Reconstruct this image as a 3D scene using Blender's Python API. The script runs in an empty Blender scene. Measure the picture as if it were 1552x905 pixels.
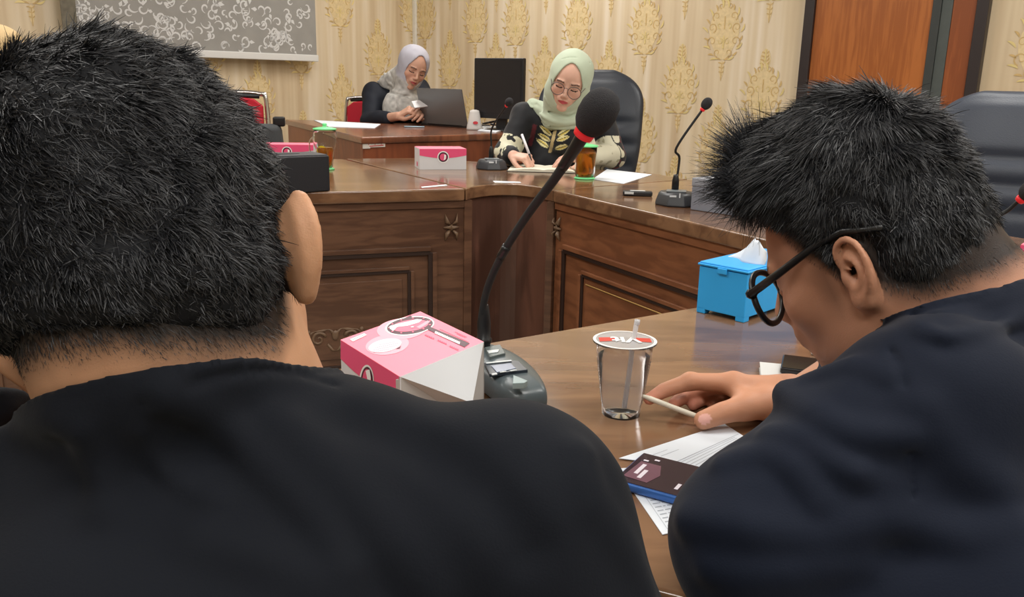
import bpy, math, random
import numpy as np
from mathutils import Vector, Matrix, Euler
R_=math.radians
C=bpy.context.scene.collection
# ---------------------------------------------------------------- camera
F=1300.;CXp,CYp=776.,452.5;HC=1.11
P_=R_(14.2);RO=R_(1.2)
fwd=np.array([0,math.cos(P_),-math.sin(P_)])
r0=np.array([1.,0,0]);u0=np.cross(r0,fwd)
rt=math.cos(RO)*r0+math.sin(RO)*u0
upv=-math.sin(RO)*r0+math.cos(RO)*u0
CAM=np.array([0,0,HC])
cd=bpy.data.cameras.new('camera');cam=bpy.data.objects.new('camera',cd);C.objects.link(cam)
M=Matrix.Identity(4)
for i in range(3):
    M[i][0]=rt[i];M[i][1]=upv[i];M[i][2]=-fwd[i];M[i][3]=CAM[i]
cam.matrix_world=M
cd.sensor_width=36;cd.lens=F/1552*36;cd.clip_start=.02
bpy.context.scene.camera=cam
def ray(x,y): return fwd+rt*(x-CXp)/F-upv*(y-CYp)/F
def at(x,y,z=.75):            # point of the plane z seen at x,y
    d=ray(x,y);return CAM+d*(z-HC)/d[2]
def far(x,y,Y):               # point at depth Y seen at x,y
    d=ray(x,y);return CAM+d*Y/d[1]
# ---------------------------------------------------------------- materials
def lin(c): return tuple(((v/255)/12.92 if v/255<=.04045 else ((v/255+.055)/1.055)**2.4) for v in c)+(1,)
MT={}
def mat(name,col=(200,200,200),rough=.5,metal=0,spec=.5,coat=0,sheen=0,trans=0,ior=1.45,emit=0,noise=0,nscale=20,bump=0,bscale=200,attr=None,alpha=1,sss=0):
    if name in MT: return MT[name]
    m=bpy.data.materials.new(name);m.use_nodes=True;nt=m.node_tree;b=nt.nodes['Principled BSDF']
    b.inputs['Base Color'].default_value=lin(col);b.inputs['Roughness'].default_value=rough;b.inputs['Metallic'].default_value=metal
    b.inputs['Specular IOR Level'].default_value=spec;b.inputs['Coat Weight'].default_value=coat;b.inputs['Coat Roughness'].default_value=.08
    b.inputs['Sheen Weight'].default_value=sheen;b.inputs['Transmission Weight'].default_value=trans;b.inputs['IOR'].default_value=ior
    b.inputs['Alpha'].default_value=alpha
    if sss:
        b.inputs['Subsurface Weight'].default_value=sss;b.inputs['Subsurface Radius'].default_value=(.012,.005,.003);b.inputs['Subsurface Scale'].default_value=.5
    if emit:
        b.inputs['Emission Color'].default_value=lin(col);b.inputs['Emission Strength'].default_value=emit
    tc=nt.nodes.new('ShaderNodeTexCoord')
    src=None
    if attr:
        a=nt.nodes.new('ShaderNodeAttribute');a.attribute_name=attr;src=a.outputs['Color'];nt.links.new(src,b.inputs['Base Color'])
    if noise:
        n=nt.nodes.new('ShaderNodeTexNoise');n.inputs['Scale'].default_value=nscale;n.inputs['Detail'].default_value=5
        nt.links.new(tc.outputs['Object'],n.inputs['Vector'])
        mr=nt.nodes.new('ShaderNodeMapRange');mr.inputs['From Min'].default_value=.3;mr.inputs['From Max'].default_value=.7
        mr.inputs['To Min'].default_value=1-noise;mr.inputs['To Max'].default_value=1+noise
        nt.links.new(n.outputs['Fac'],mr.inputs['Value'])
        mx=nt.nodes.new('ShaderNodeVectorMath');mx.operation='SCALE'
        if src: nt.links.new(src,mx.inputs[0])
        else: mx.inputs[0].default_value=lin(col)[:3]
        nt.links.new(mr.outputs['Result'],mx.inputs['Scale']);nt.links.new(mx.outputs['Vector'],b.inputs['Base Color'])
    if bump:
        n=nt.nodes.new('ShaderNodeTexNoise');n.inputs['Scale'].default_value=bscale;n.inputs['Detail'].default_value=3
        nt.links.new(tc.outputs['Object'],n.inputs['Vector'])
        bp=nt.nodes.new('ShaderNodeBump');bp.inputs['Strength'].default_value=bump;bp.inputs['Distance'].default_value=.002
        nt.links.new(n.outputs['Fac'],bp.inputs['Height']);nt.links.new(bp.outputs['Normal'],b.inputs['Normal'])
    MT[name]=m;return m
mat('brushed_steel',(180,180,180),.3,metal=1)
def wood(name,c1,c2,rough=.25,coat=.0,scale=6,stretch=(1,12,12),ang=0,spec=.5):
    if name in MT: return MT[name]
    m=mat(name,c1,rough,spec=spec,coat=coat);nt=m.node_tree;b=nt.nodes['Principled BSDF']
    tc=nt.nodes.new('ShaderNodeTexCoord');mp=nt.nodes.new('ShaderNodeMapping');mp.inputs['Scale'].default_value=stretch;mp.inputs['Rotation'].default_value=(0,0,ang)
    n=nt.nodes.new('ShaderNodeTexNoise');n.inputs['Scale'].default_value=scale;n.inputs['Detail'].default_value=8;n.inputs['Distortion'].default_value=.6
    w=nt.nodes.new('ShaderNodeTexNoise');w.inputs['Scale'].default_value=scale*.22;w.inputs['Detail'].default_value=3
    ad=nt.nodes.new('ShaderNodeMath');ad.operation='ADD'
    cr=nt.nodes.new('ShaderNodeValToRGB');cr.color_ramp.elements[0].position=.75;cr.color_ramp.elements[0].color=lin(c2);cr.color_ramp.elements[1].position=1.2;cr.color_ramp.elements[1].color=lin(c1)
    cr.color_ramp.elements[1].position=1.0
    L=nt.links.new;L(tc.outputs['Object'],mp.inputs['Vector']);L(mp.outputs['Vector'],n.inputs['Vector']);L(mp.outputs['Vector'],w.inputs['Vector'])
    L(n.outputs['Fac'],ad.inputs[0]);L(w.outputs['Fac'],ad.inputs[1])
    sb=nt.nodes.new('ShaderNodeMath');sb.operation='SUBTRACT';sb.inputs[1].default_value=.12;L(ad.outputs[0],sb.inputs[0])
    L(sb.outputs[0],cr.inputs['Fac']);L(cr.outputs['Color'],b.inputs['Base Color'])
    return m
# ---------------------------------------------------------------- mesh builder
class MB:
    def __init__(s): s.v=[];s.f=[];s.m=[]
    def add(s,V,Fc,mi=0,T=None):
        o=len(s.v)
        for p in V:
            p=Vector(p)
            if T is not None: p=T@p
            s.v.append(tuple(p))
        for f in Fc: s.f.append(tuple(i+o for i in f));s.m.append(mi)
        return s
    def box(s,c,d,T=None,mi=0,rz=0,taper=1):
        x,y,z=[k/2 for k in d];V=[]
        for sz,t in((-z,1),(z,taper)):
            for sx,sy in((-x,-y),(x,-y),(x,y),(-x,y)):
                p=Vector((sx*t,sy*t,sz))
                if rz: p=Matrix.Rotation(rz,3,'Z')@p
                V.append(p+Vector(c))
        return s.add(V,[(3,2,1,0),(4,5,6,7),(0,1,5,4),(1,2,6,5),(2,3,7,6),(3,0,4,7)],mi,T)
    def prism(s,poly,z0,z1,T=None,mi=0,z1s=None):
        a=0
        for i in range(len(poly)):
            p,q=poly[i],poly[(i+1)%len(poly)];a+=p[0]*q[1]-q[0]*p[1]
        if a<0: poly=list(poly)[::-1]
        n=len(poly);V=[(p[0],p[1],z0) for p in poly]+[(p[0],p[1],z1) for p in poly]
        return s.add(V,[tuple(range(n-1,-1,-1)),tuple(range(n,2*n))]+[(i,(i+1)%n,n+(i+1)%n,n+i) for i in range(n)],mi,T)
    def lathe(s,prof,n=32,T=None,mi=0,sx=1,sy=1,cap=True):
        V=[];Fc=[];k=len(prof)
        for r,z in prof:
            for i in range(n):
                a=2*math.pi*i/n;V.append((r*math.cos(a)*sx,r*math.sin(a)*sy,z))
        for j in range(k-1):
            for i in range(n): Fc.append((j*n+i,j*n+(i+1)%n,(j+1)*n+(i+1)%n,(j+1)*n+i))
        if cap: Fc.append(tuple(range(n-1,-1,-1)));Fc.append(tuple((k-1)*n+i for i in range(n)))
        return s.add(V,Fc,mi,T)
    def tube(s,pts,rad,n=10,T=None,mi=0,flat=1,up=None):
        pts=[Vector(p) for p in pts];k=len(pts);rad=[rad]*k if not hasattr(rad,'__len__') else rad
        t=(pts[1]-pts[0]).normalized()
        a=Vector(up) if up is not None else (Vector((0,0,1)) if abs(t.z)<.9 else Vector((1,0,0)));u=(a-t*a.dot(t)).normalized()
        V=[];Fc=[]
        for i in range(k):
            t=(pts[min(i+1,k-1)]-pts[max(i-1,0)]).normalized();u=(u-t*u.dot(t)).normalized();w=t.cross(u)
            for j in range(n):
                b=2*math.pi*j/n;V.append(pts[i]+(u*math.sin(b)*flat+w*math.cos(b))*rad[i])
        for i in range(k-1):
            for j in range(n): Fc.append((i*n+j,i*n+(j+1)%n,(i+1)*n+(j+1)%n,(i+1)*n+j))
        Fc.append(tuple(range(n-1,-1,-1)));Fc.append(tuple((k-1)*n+i for i in range(n)))
        return s.add(V,Fc,mi,T)
    def sph(s,c,r,n=20,T=None,mi=0):
        r=(r,r,r) if not hasattr(r,'__len__') else r;V=[];Fc=[];h=n//2
        for j in range(h+1):
            th=math.pi*j/h
            for i in range(n):
                a=2*math.pi*i/n;V.append((c[0]+r[0]*math.sin(th)*math.cos(a),c[1]+r[1]*math.sin(th)*math.sin(a),c[2]-r[2]*math.cos(th)))
        for j in range(h):
            for i in range(n): Fc.append((j*n+i,j*n+(i+1)%n,(j+1)*n+(i+1)%n,(j+1)*n+i))
        return s.add(V,Fc,mi,T)
    def quad(s,a,b,c,d,mi=0,T=None): return s.add([a,b,c,d],[(0,1,2,3)],mi,T)
    def ribbon(s,pts,w,N=(0,0,1),T=None,mi=0):        # flat stroke in a plane with normal N
        pts=[Vector(p) for p in pts];k=len(pts);w=[w]*k if not hasattr(w,'__len__') else w;V=[];N=Vector(N)
        for i in range(k):
            t=(pts[min(i+1,k-1)]-pts[max(i-1,0)]).normalized();u=N.cross(t)
            V+=[pts[i]-u*w[i]/2,pts[i]+u*w[i]/2]
        return s.add(V,[(2*i,2*i+2,2*i+3,2*i+1) for i in range(k-1)],mi,T)
    def build(s,name,mats,parent=None,bevel=0,smooth=False,sub=0,seg=2,loc=None,angle=40):
        me=bpy.data.meshes.new(name);me.from_pydata(s.v,[],s.f)
        if not isinstance(mats,(list,tuple)): mats=[mats]
        for m in mats: me.materials.append(m)
        if len(mats)>1: me.polygons.foreach_set('material_index',s.m)
        me.validate();me.update()
        if smooth: me.polygons.foreach_set('use_smooth',[True]*len(me.polygons))
        o=bpy.data.objects.new(name,me);C.objects.link(o)
        if parent is not None: o.parent=parent
        if loc is not None: o.location=loc
        if bevel:
            b=o.modifiers.new('b','BEVEL');b.width=bevel;b.segments=seg;b.limit_method='ANGLE';b.angle_limit=R_(35)
            me.polygons.foreach_set('use_smooth',[True]*len(me.polygons))
            w=o.modifiers.new('w','WEIGHTED_NORMAL');w.keep_sharp=True
        if sub:
            q=o.modifiers.new('s','SUBSURF');q.levels=sub;q.render_levels=sub
        return o
def tag(o,label=None,cat=None,group=None,kind=None):
    if label:o['label']=label
    if cat:o['category']=cat
    if group:o['group']=group
    if kind:o['kind']=kind
    return o
def thing(name,label,cat,loc=(0,0,0),rz=0,group=None):
    o=bpy.data.objects.new(name,None);C.objects.link(o);o.location=loc;o.rotation_euler=(0,0,rz);o.empty_display_size=.05
    return tag(o,label,cat,group)
def TR(loc=(0,0,0),rz=0,rx=0,ry=0): return Matrix.Translation(Vector(loc))@Euler((rx,ry,rz)).to_matrix().to_4x4()
def spline(pts,n=8):
    pts=[np.array(p,float) for p in pts];out=[];k=len(pts)
    for i in range(k-1):
        p0=pts[max(i-1,0)];p1=pts[i];p2=pts[i+1];p3=pts[min(i+2,k-1)]
        for j in range(n):
            t=j/n;out.append(.5*((2*p1)+(-p0+p2)*t+(2*p0-5*p1+4*p2-p3)*t*t+(-p0+3*p1-3*p2+p3)*t**3))
    out.append(pts[-1]);return out
def spiral(c,r,a0,turn,n=14,end=.25):
    return [(c[0]+r*(1-(1-end)*i/n)*math.cos(a0+turn*i/n),c[1]+r*(1-(1-end)*i/n)*math.sin(a0+turn*i/n)) for i in range(n+1)]
def textobj(name,body,size,material,parent,M4,extr=.0002,align='CENTER'):
    cu=bpy.data.curves.new(name,'FONT');cu.body=body;cu.size=size;cu.extrude=extr;cu.offset=size*.03;cu.align_x=align;cu.align_y='CENTER'
    o=bpy.data.objects.new(name,cu);C.objects.link(o);cu.materials.append(material);bpy.context.view_layer.update();me=bpy.data.meshes.new_from_object(o);bpy.data.objects.remove(o);o=bpy.data.objects.new(name,me);C.objects.link(o);o.parent=parent;o.matrix_local=M4;return o
def frame(o,x,n):               # matrix with origin o, x axis x, z axis n
    x=Vector(x).normalized();n=Vector(n).normalized();y=n.cross(x).normalized();x=y.cross(n)
    m=Matrix.Identity(4)
    for i in range(3): m[i][0]=x[i];m[i][1]=y[i];m[i][2]=n[i];m[i][3]=o[i]
    return m
# ---------------------------------------------------------------- room
K=far(628,65,7.8)[:2]
TB,TA=R_(-42),R_(48)
dB=np.array([math.cos(TB),math.sin(TB)]);dA=np.array([math.cos(TA),math.sin(TA)])
LB,LA,ZC=9.5,9.5,2.9
c0=K;cB=K+dB*LB;cA=K-dA*LA;cO=cA+dB*LB
def wallpaper_mat():
    m=mat('wallpaper_cream',(214,197,168),.55,spec=.3);nt=m.node_tree;b=nt.nodes['Principled BSDF'];L=nt.links.new
    tc=nt.nodes.new('ShaderNodeTexCoord');mp=nt.nodes.new('ShaderNodeMapping');mp.inputs['Scale'].default_value=(1,0,.04)
    n=nt.nodes.new('ShaderNodeTexNoise');n.inputs['Scale'].default_value=11;n.inputs['Detail'].default_value=2
    n2=nt.nodes.new('ShaderNodeTexNoise');n2.inputs['Scale'].default_value=60;n2.inputs['Detail'].default_value=4
    cr=nt.nodes.new('ShaderNodeValToRGB');e=cr.color_ramp.elements;e[0].position=.3;e[0].color=lin((194,172,141));e[1].position=.72;e[1].color=lin((228,215,196))
    e=cr.color_ramp.elements.new(.5);e.color=lin((212,194,164))
    L(tc.outputs['Object'],mp.inputs['Vector']);L(mp.outputs['Vector'],n.inputs['Vector']);L(tc.outputs['Object'],n2.inputs['Vector'])
    L(n.outputs['Fac'],cr.inputs['Fac']);L(cr.outputs['Color'],b.inputs['Base Color'])
    bp=nt.nodes.new('ShaderNodeBump');bp.inputs['Strength'].default_value=.15;bp.inputs['Distance'].default_value=.002;L(n2.outputs['Fac'],bp.inputs['Height']);L(bp.outputs['Normal'],b.inputs['Normal'])
    return m
WP=wallpaper_mat()
GF=mat('damask_pale_gold',(216,194,150),.5,noise=.10,nscale=45)
GD=mat('damask_gold_line',(198,168,114),.45,noise=.12,nscale=60)
GL=mat('damask_highlight',(232,212,150),.3,metal=.3)
def motif():
    """damask medallion in (s,z), about .31 wide and .54 tall: list of (kind, points, width)"""
    out=[]
    def drop(cx,cy,w,h,n=22,pinch=.35):
        P=[]
        for i in range(n):
            a=2*math.pi*i/n;x=math.sin(a);y=-math.cos(a)
            P.append((cx+w/2*x*(1-pinch*max(0,-y)) ,cy+h/2*y))
        return P
    out.append(('fill',drop(0,.0,.22,.34),0));out.append(('fill',drop(0,.225,.07,.12,14,-.4),0));out.append(('fill',drop(0,-.235,.035,.12,12,.5),0))
    def leaf(x,z,a,l,k='line',wd=.012):
        n=6;out.append((k,[(x+l*i/n*math.cos(a+.5*i/n),z+l*i/n*math.sin(a+.5*i/n)) for i in range(n+1)],[max(.0015,wd*math.sin(math.pi*(i+.6)/(n+1))) for i in range(n+1)]))
    def curl(c,r,a0,turn,k='line',wd=.008,n=16):
        out.append((k,spiral(c,r,a0,turn,n),[max(.0015,wd*(1-.7*i/n)) for i in range(n+1)]))
    for s in(-1,1):
        for i in range(9):
            a=R_(-72+i*19);rx,rz=.118,.165;x=s*rx*math.cos(a)*(1 if a>-.2 else .95);z=-.01+rz*math.sin(a)
            leaf(x,z,(math.pi/2 if s>0 else math.pi/2)+s*(R_(-40)+a*.55)-.25,.040 if i%2 else .055,'line' if i%2 else 'hi',.013)
        curl((s*.085,-.055),.036,R_(-70 if s>0 else 250),s*R_(400));curl((s*.088,.03),.033,R_(250 if s>0 else -70),-s*R_(420))
        curl((s*.062,.10),.030,R_(-60 if s>0 else 240),s*R_(380));curl((s*.040,-.125),.026,R_(-90),s*R_(330));curl((s*.032,.045),.020,R_(-90),s*R_(300),'hi',.006)
        curl((s*.028,-.055),.022,R_(90),s*R_(330),'hi',.006);curl((s*.030,.165),.018,R_(-90),s*R_(300))
        for i in range(4): leaf(s*.006,.185+.024*i,R_(90)-s*R_(55)-.25,.034-.004*i,'line',.010)
        for i in range(3): leaf(s*.003,-.195-.028*i,R_(90)-s*R_(60)-.25,.026-.004*i,'line',.008)
        leaf(s*.01,-.17,R_(90)-s*R_(70)-.25,.05,'line',.012)
    out.append(('hi',[(0,-.10),(0,-.02)],.010));out.append(('line',[(0,.02),(0,.10)],.008));out.append(('hi',[(0,.20),(0,.285)],.008));out.append(('line',[(0,-.30),(0,-.19)],.005))
    return out
MOT=motif()
def paper_wall(name,c,d,L,nrm,cols,rows,tilt,holes=()):
    """wall from point c along d; nrm points into the room; the damask medallions are part of its mesh"""
    w=MB()
    w.box((L/2,.06,ZC/2),(L+.24,.12,ZC))
    off=0
    for ci,s in enumerate(cols):
        for z in (rows if ci%2==0 else [q-.37 for q in rows]):
            z0=z+tilt*s
            if any(a<s<b for a,b in holes) or z0<.1 or z0>ZC-.3: continue
            for kind,pts,wd in MOT:
                if kind=='fill': w.add([(s+p[0],-.0012,z0+p[1]) for p in pts],[tuple(range(len(pts)))],1)
                else: w.ribbon([(s+p[0],-.0024 if kind=='line' else -.0032,z0+p[1]) for p in pts],wd,(0,-1,0),mi=2 if kind=='line' else 3)
    o=w.build(name,[WP,GF,GD,GL]);o['kind']='structure'
    a=math.atan2(d[1],d[0]);T=TR((c[0],c[1],0),a)
    if nrm<0: pass
    o.matrix_world=T;return o


colsB=[.14,.45,.75,.98]+[1.191+.302*k for k in range(0,24)]

wb=paper_wall('wall_back',c0,dB,LB,1,colsB,[.15,.89,1.63,2.37],-.062,holes=((3.40,4.72),))
colsA=[LA-.02-.385*k for k in range(0,20)]
wa=paper_wall('wall_left',cA,dA,LA,1,colsA,[.20,.94,1.68,2.42],0)
for nm,c,d in(('wall_right',cB,-dA),('wall_front',cO,-dB)):
    w=MB();w.box((LB/2,.06,ZC/2),(LB+.24,.12,ZC));o=w.build(nm,mat('painted_wall',(214,205,186),.6));o.matrix_world=TR((c[0],c[1],0),math.atan2(d[1],d[0]));o['kind']='structure'
def slab(nm,z0,z1,m):
    w=MB();w.prism([tuple(p) for p in(c0+(-dB+dA)*.12,cB+(dB+dA)*.12,cO+(dB-dA)*.12,cA+(-dB-dA)*.12)],z0,z1);o=w.build(nm,m);o['kind']='structure'
slab('floor',-.1,0,mat('floor_tile',(176,168,155),.2,noise=.06,nscale=3))
slab('ceiling',ZC,ZC+.1,mat('ceiling_white',(235,235,230),.7))
TWB=TR((c0[0],c0[1],0),TB);TWA=TR((cA[0],cA[1],0),TA)
# pipe / trunking down the corner
w=MB();w.box((.02,-.012,ZC/2),(.035,.025,ZC));o=w.build('trim_1',mat('white_trunking',(222,218,208),.4),bevel=.003);o.matrix_world=TWB;o['kind']='structure'
for nm,T,L in(('baseboard_back',TWB,LB),('baseboard_left',TWA,LA)):
    w=MB();w.box((L/2,-.008,.05),(L,.016,.1));o=w.build(nm,mat('baseboard_wood',(90,60,45),.4));o.matrix_world=T;o['kind']='structure'
# double door
dr=thing('door_1',None,None);dr['kind']='structure';dr.matrix_world=TWB
s1,s2=3.555,4.555
DW=wood('door_orange_wood',(172,102,50),(152,86,40),.35,scale=4,stretch=(14,14,1))
DK=mat('door_frame_dark',(46,38,38),.4);DG=mat('door_meeting_stile',(74,80,78),.45,noise=.05)
w=MB();w.box((s1+.03,-.03,1.08),(.06,.06,2.16));w.box((s2-.03,-.03,1.08),(.06,.06,2.16));w.box(((s1+s2)/2,-.03,2.13),(s2-s1,.06,.06));w.build('door_frame',DK,dr,bevel=.004)
w=MB();w.box(((s1+4.275)/2+.03,-.02,1.05),(4.275-s1-.06,.04,2.1));w.build('door_leaf',DW,dr,bevel=.003)
w=MB();w.box(((4.375+s2-.06)/2,-.02,1.05),(s2-.06-4.375,.04,2.1));w.build('door_leaf',wood('door_leaf_redder_wood',(150,84,46),(130,70,38),.35,scale=4,stretch=(14,14,1)),dr,bevel=.003)
w=MB();w.box((4.2975,-.028,1.05),(.045,.05,2.1));w.box((4.3475,-.022,1.05),(.055,.044,2.1),mi=1);w.build('meeting_stile',[mat('stile_dark',(52,56,55),.5),DG],dr,bevel=.002)
w=MB();w.tube([(4.22,-.04,1.0),(4.22,-.08,1.0),(4.12,-.08,1.0)],.009);w.build('door_handle',mat('brushed_steel',(180,180,180),.3,metal=1),dr,smooth=True)
# ---------------------------------------------------------------- projection screen on wall A (patterned back cloth)
def SA(x,y,off=.10):   # wall A s coordinate and z for pixel
    n=np.array([dA[1],-dA[0]]);k0=cA+n*off;r=ray(x,y)
    A=np.array([[dA[0],-r[0]],[dA[1],-r[1]]]);s,t=np.linalg.solve(A,-k0);return s,HC+t*r[2]
sl,_=SA(95,10);sr,zb=SA(480,91)
sc=thing('projection_screen','grey patterned roller screen with white scroll print hanging on left wall','screen')
sc.matrix_world=TWA
w=MB();w.box(((sl+sr)/2,-.10,zb+.02+.75),(sr-sl,.006,1.5))
rnd=random.Random(4)
for i in range(360):
    x=rnd.uniform(sl+.02,sr-.02);z=rnd.uniform(zb+.05,zb+.95);r=rnd.uniform(.022,.050);a=rnd.uniform(0,6.3)
    if x-r<sl+.02 or x+r>sr-.01 : continue
    tn=rnd.choice((-1,1))*rnd.uniform(3,6)
    pts=[(p[0],-.1036,p[1]) for p in spiral((x,z),r,a,tn,10)]
    w.ribbon(pts,[.003+.010*math.sin(math.pi*j/10) for j in range(11)],(0,-1,0),mi=1)
    if i%2==0:
        b=a+tn;w.add([(x+r*1.1*math.cos(b+q[0])*q[1],-.1038,z+r*1.1*math.sin(b+q[0])*q[1]) for q in((0,.5),(.35,.9),(0,1.5),(-.35,.9))],[(0,1,2,3)],1)
w.build('screen_cloth',[mat('screen_grey_cloth',(146,144,140),.6,noise=.06,nscale=9),mat('screen_scroll_print',(206,206,206),.5)],sc)
w=MB();w.box((sl+.03,-.1045,zb+.77),(.09,.004,1.5));w.build('side_band',mat('screen_side_band',(104,98,84),.6,noise=.2,nscale=30),sc)
w=MB();w.box(((sl+sr)/2,-.10,zb+.012),(sr-sl+.02,.03,.05));w.build('bottom_bar',mat('screen_bar_white',(214,214,212),.35),sc,bevel=.006)
w=MB();w.tube([(sl,-.1,zb+1.55),(sr,-.1,zb+1.55)],.045,16);w.build('roller_case',mat('screen_bar_white'),sc,smooth=True)
for s in(sl+.2,sr-.2): w=MB();w.box((s,-.05,zb+1.55),(.04,.1,.05));w.build('bracket',mat('brushed_steel'),sc)
# ---------------------------------------------------------------- tables
WT=wood('table_top_walnut',(132,98,72),(104,74,54),.16,coat=.25,scale=3,stretch=(1.2,7,7),ang=R_(-30),spec=.6)
WF=wood('table_front_walnut_shaded',(104,74,56),(84,58,44),.33,scale=4,stretch=(2,2,14))  # shade on the left front is put into this darker wood colour
WR=wood('table_front_walnut_lit',(134,86,58),(112,70,47),.33,scale=4,stretch=(2,2,9))  # same wood in a lighter colour for the better lit right front
WG=mat('groove_dark_wood',(48,32,26),.5)
WC=mat('carved_walnut',(112,88,68),.4,noise=.15,nscale=40)
def v2(a,b=None): return np.array([a,b]) if b is not None else np.array(a[:2])
Pf0=v2(at(435,292));Pf1=v2(at(705,286));Pc=v2(at(770,278));Pr0=v2(at(838,288));Pr1=v2(at(1150,360))
J0=v2(at(520,241));J1=v2(at(1045,272))
ZT,TH=.75,.042
def front_panel(parent,a,b,frames,matl,carve=None,zb=.04,zt=ZT-TH,inset=.018,gold=False,gx=.075):
    """vertical panelled front between plan points a and b (table side on the left when walking a to b)"""
    a=np.array(a);b=np.array(b);L=np.linalg.norm(b-a);d=(b-a)/L
    T=TR((a[0],a[1],0),math.atan2(d[1],d[0]))
    w=MB();w.box((L/2,inset+.012,(zb+zt)/2),(L,.024,zt-zb));w.box((L/2,inset-.003,zt-.012),(L,.01,.024))
    o=w.build('front_panel',matl,parent);o.matrix_local=T
    for (x0,x1,z0,z1) in frames:
        w=MB()
        for k,(g,g2,dep) in enumerate(((0,0,.010),(gx,.062,.007))):
            X0,X1,Z0,Z1=x0+g,x1-g,z0+g2,z1-g2;t=.016 if k==0 else .012
            for c,s in((((X0+X1)/2,Z1),(X1-X0,t)),(((X0+X1)/2,Z0),(X1-X0,t)),((X0,(Z0+Z1)/2),(t,Z1-Z0)),((X1,(Z0+Z1)/2),(t,Z1-Z0))):
                w.box((c[0],inset-dep/2,c[1]),(s[0]+.0,dep,s[1]),mi=1)
                w.box((c[0]+(0 if s[0]>s[1] else -t*.9*(1 if c[0]<(X0+X1)/2 else -1)),inset-dep/2-.002,c[1]+(t*.9 if s[0]>s[1] else 0)*(1 if c[1]>(Z0+Z1)/2 else -1)),(s[0],dep+.004,s[1]),mi=0)
        w.box(((x0+x1)/2,inset-.002,(z0+z1)/2),(x1-x0-2*gx-.05,.004,z1-z0-.18),mi=0)
        if gold: w.box(((x0+x1)/2,inset-.006,z1-.088),(x1-x0-2*gx-.05,.004,.004),mi=2)
        p=w.build('panel_moulding',[matl,WG,mat('brass_inlay',(206,168,104),.35,metal=.6)],parent,bevel=.0015);p.matrix_local=T
    return T,L
def carving(parent,T,x,z,s,kind,inset=.018):
    w=MB()
    if kind=='leaf':
        for sx in(-1,1):
            for sz in(-1,1):
                w.tube([(x+sx*s*.08,inset,z+sz*s*.15),(x+sx*s*.32,inset-.012,z+sz*s*.38),(x+sx*s*.40,inset-.002,z+sz*s*.86)],[s*.1,s*.17,s*.02],8,flat=.6)
            w.tube([(x,inset-.006,z),(x+sx*s*.5,inset-.004,z)],[s*.16,s*.04],8)
        w.sph((x,inset-.006,z),(s*.14,s*.1,s*.2),10)
    else:
        for sx in(-1,1):
            w.tube([(x+sx*p[0],inset-.006,z+p[1]) for p in spiral((s*.75,0),s*.34,R_(160),-R_(480),24,.15)],[s*.075*(1-.5*i/24) for i in range(25)],8)
            w.tube([(x+sx*p[0],inset-.004,z+p[1]) for p in spline([(0,s*.1),(s*.25,s*.42),(s*.6,s*.38),(s*1.0,s*.34),(s*1.4,s*.1),(s*1.8,s*.2)],4)],[s*.05+.03*s*math.sin(i) for i in range(21)],8)
            w.tube([(x+sx*p[0],inset-.004,z+p[1]) for p in spiral((s*1.55,-s*.05),s*.22,R_(60),R_(420),18,.2)],[s*.06*(1-.5*i/18) for i in range(19)],8)
            w.sph((x+sx*s*1.2,inset-.006,z+s*.36),s*.11,10);w.sph((x+sx*s*1.95,inset-.006,z+s*.2),s*.1,10)
            w.tube([(x+sx*s*.35,inset-.004,z-s*.25),(x+sx*s*.15,inset-.004,z-s*.55),(x,inset-.004,z-s*.6)],[s*.07,s*.06,s*.03],8)
        w.sph((x,inset-.008,z+s*.15),(s*.16,s*.08,s*.24),12)
    o=w.build('carved_ornament',WC,parent,smooth=True);o.matrix_local=T;return o
def solid_under(parent,poly,name='side_panel'):
    pass
# left table
dl=(Pf1-Pf0)/np.linalg.norm(Pf1-Pf0);L0=Pf1-dl*2.6
tl=thing('conference_table','polished walnut conference table running left from the corner unit, panelled front with carved scroll','table')
w=MB();w.prism([L0,Pf1,J0,J0-dl*2.3],ZT-TH,ZT);w.build('tabletop',WT,tl,bevel=.006)
T,L=front_panel(tl,L0,Pf1,[(L-2.5,L-1.45,.08,.50) if 0 else (.15,1.2,.08,.53),(1.32,2.48,.08,.53)],WF)
carving(tl,T,L-.045,.615,.055,'leaf');
sx=v2(at(505,512,.3))
def on_front(px,py,a,b,inset=.018):
    a=np.array(a);b=np.array(b);d=(b-a)/np.linalg.norm(b-a);n=np.array([-d[1],d[0]]);k=a+n*inset;r=ray(px,py)
    s,t=np.linalg.solve(np.array([[d[0],-r[0]],[d[1],-r[1]]]),-k);return s,HC+t*r[2]
cx_,cz_=on_front(508,512,L0,Pf1);carving(tl,T,cx_,cz_,.075,'scroll')
w=MB();w.prism([J0+(Pf1-J0)*.03+(-dl)*.03,J0-dl*2.3,J0-dl*2.3+(Pf1-J0)*.02,J0+(Pf1-J0)*.05+(-dl)*.03],.04,ZT-TH);w.build('back_panel',WF,tl)
w=MB();w.prism([L0+dl*.02,L0+dl*.05,J0-dl*2.25,J0-dl*2.28],.04,ZT-TH);w.build('side_panel',WF,tl)
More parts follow.
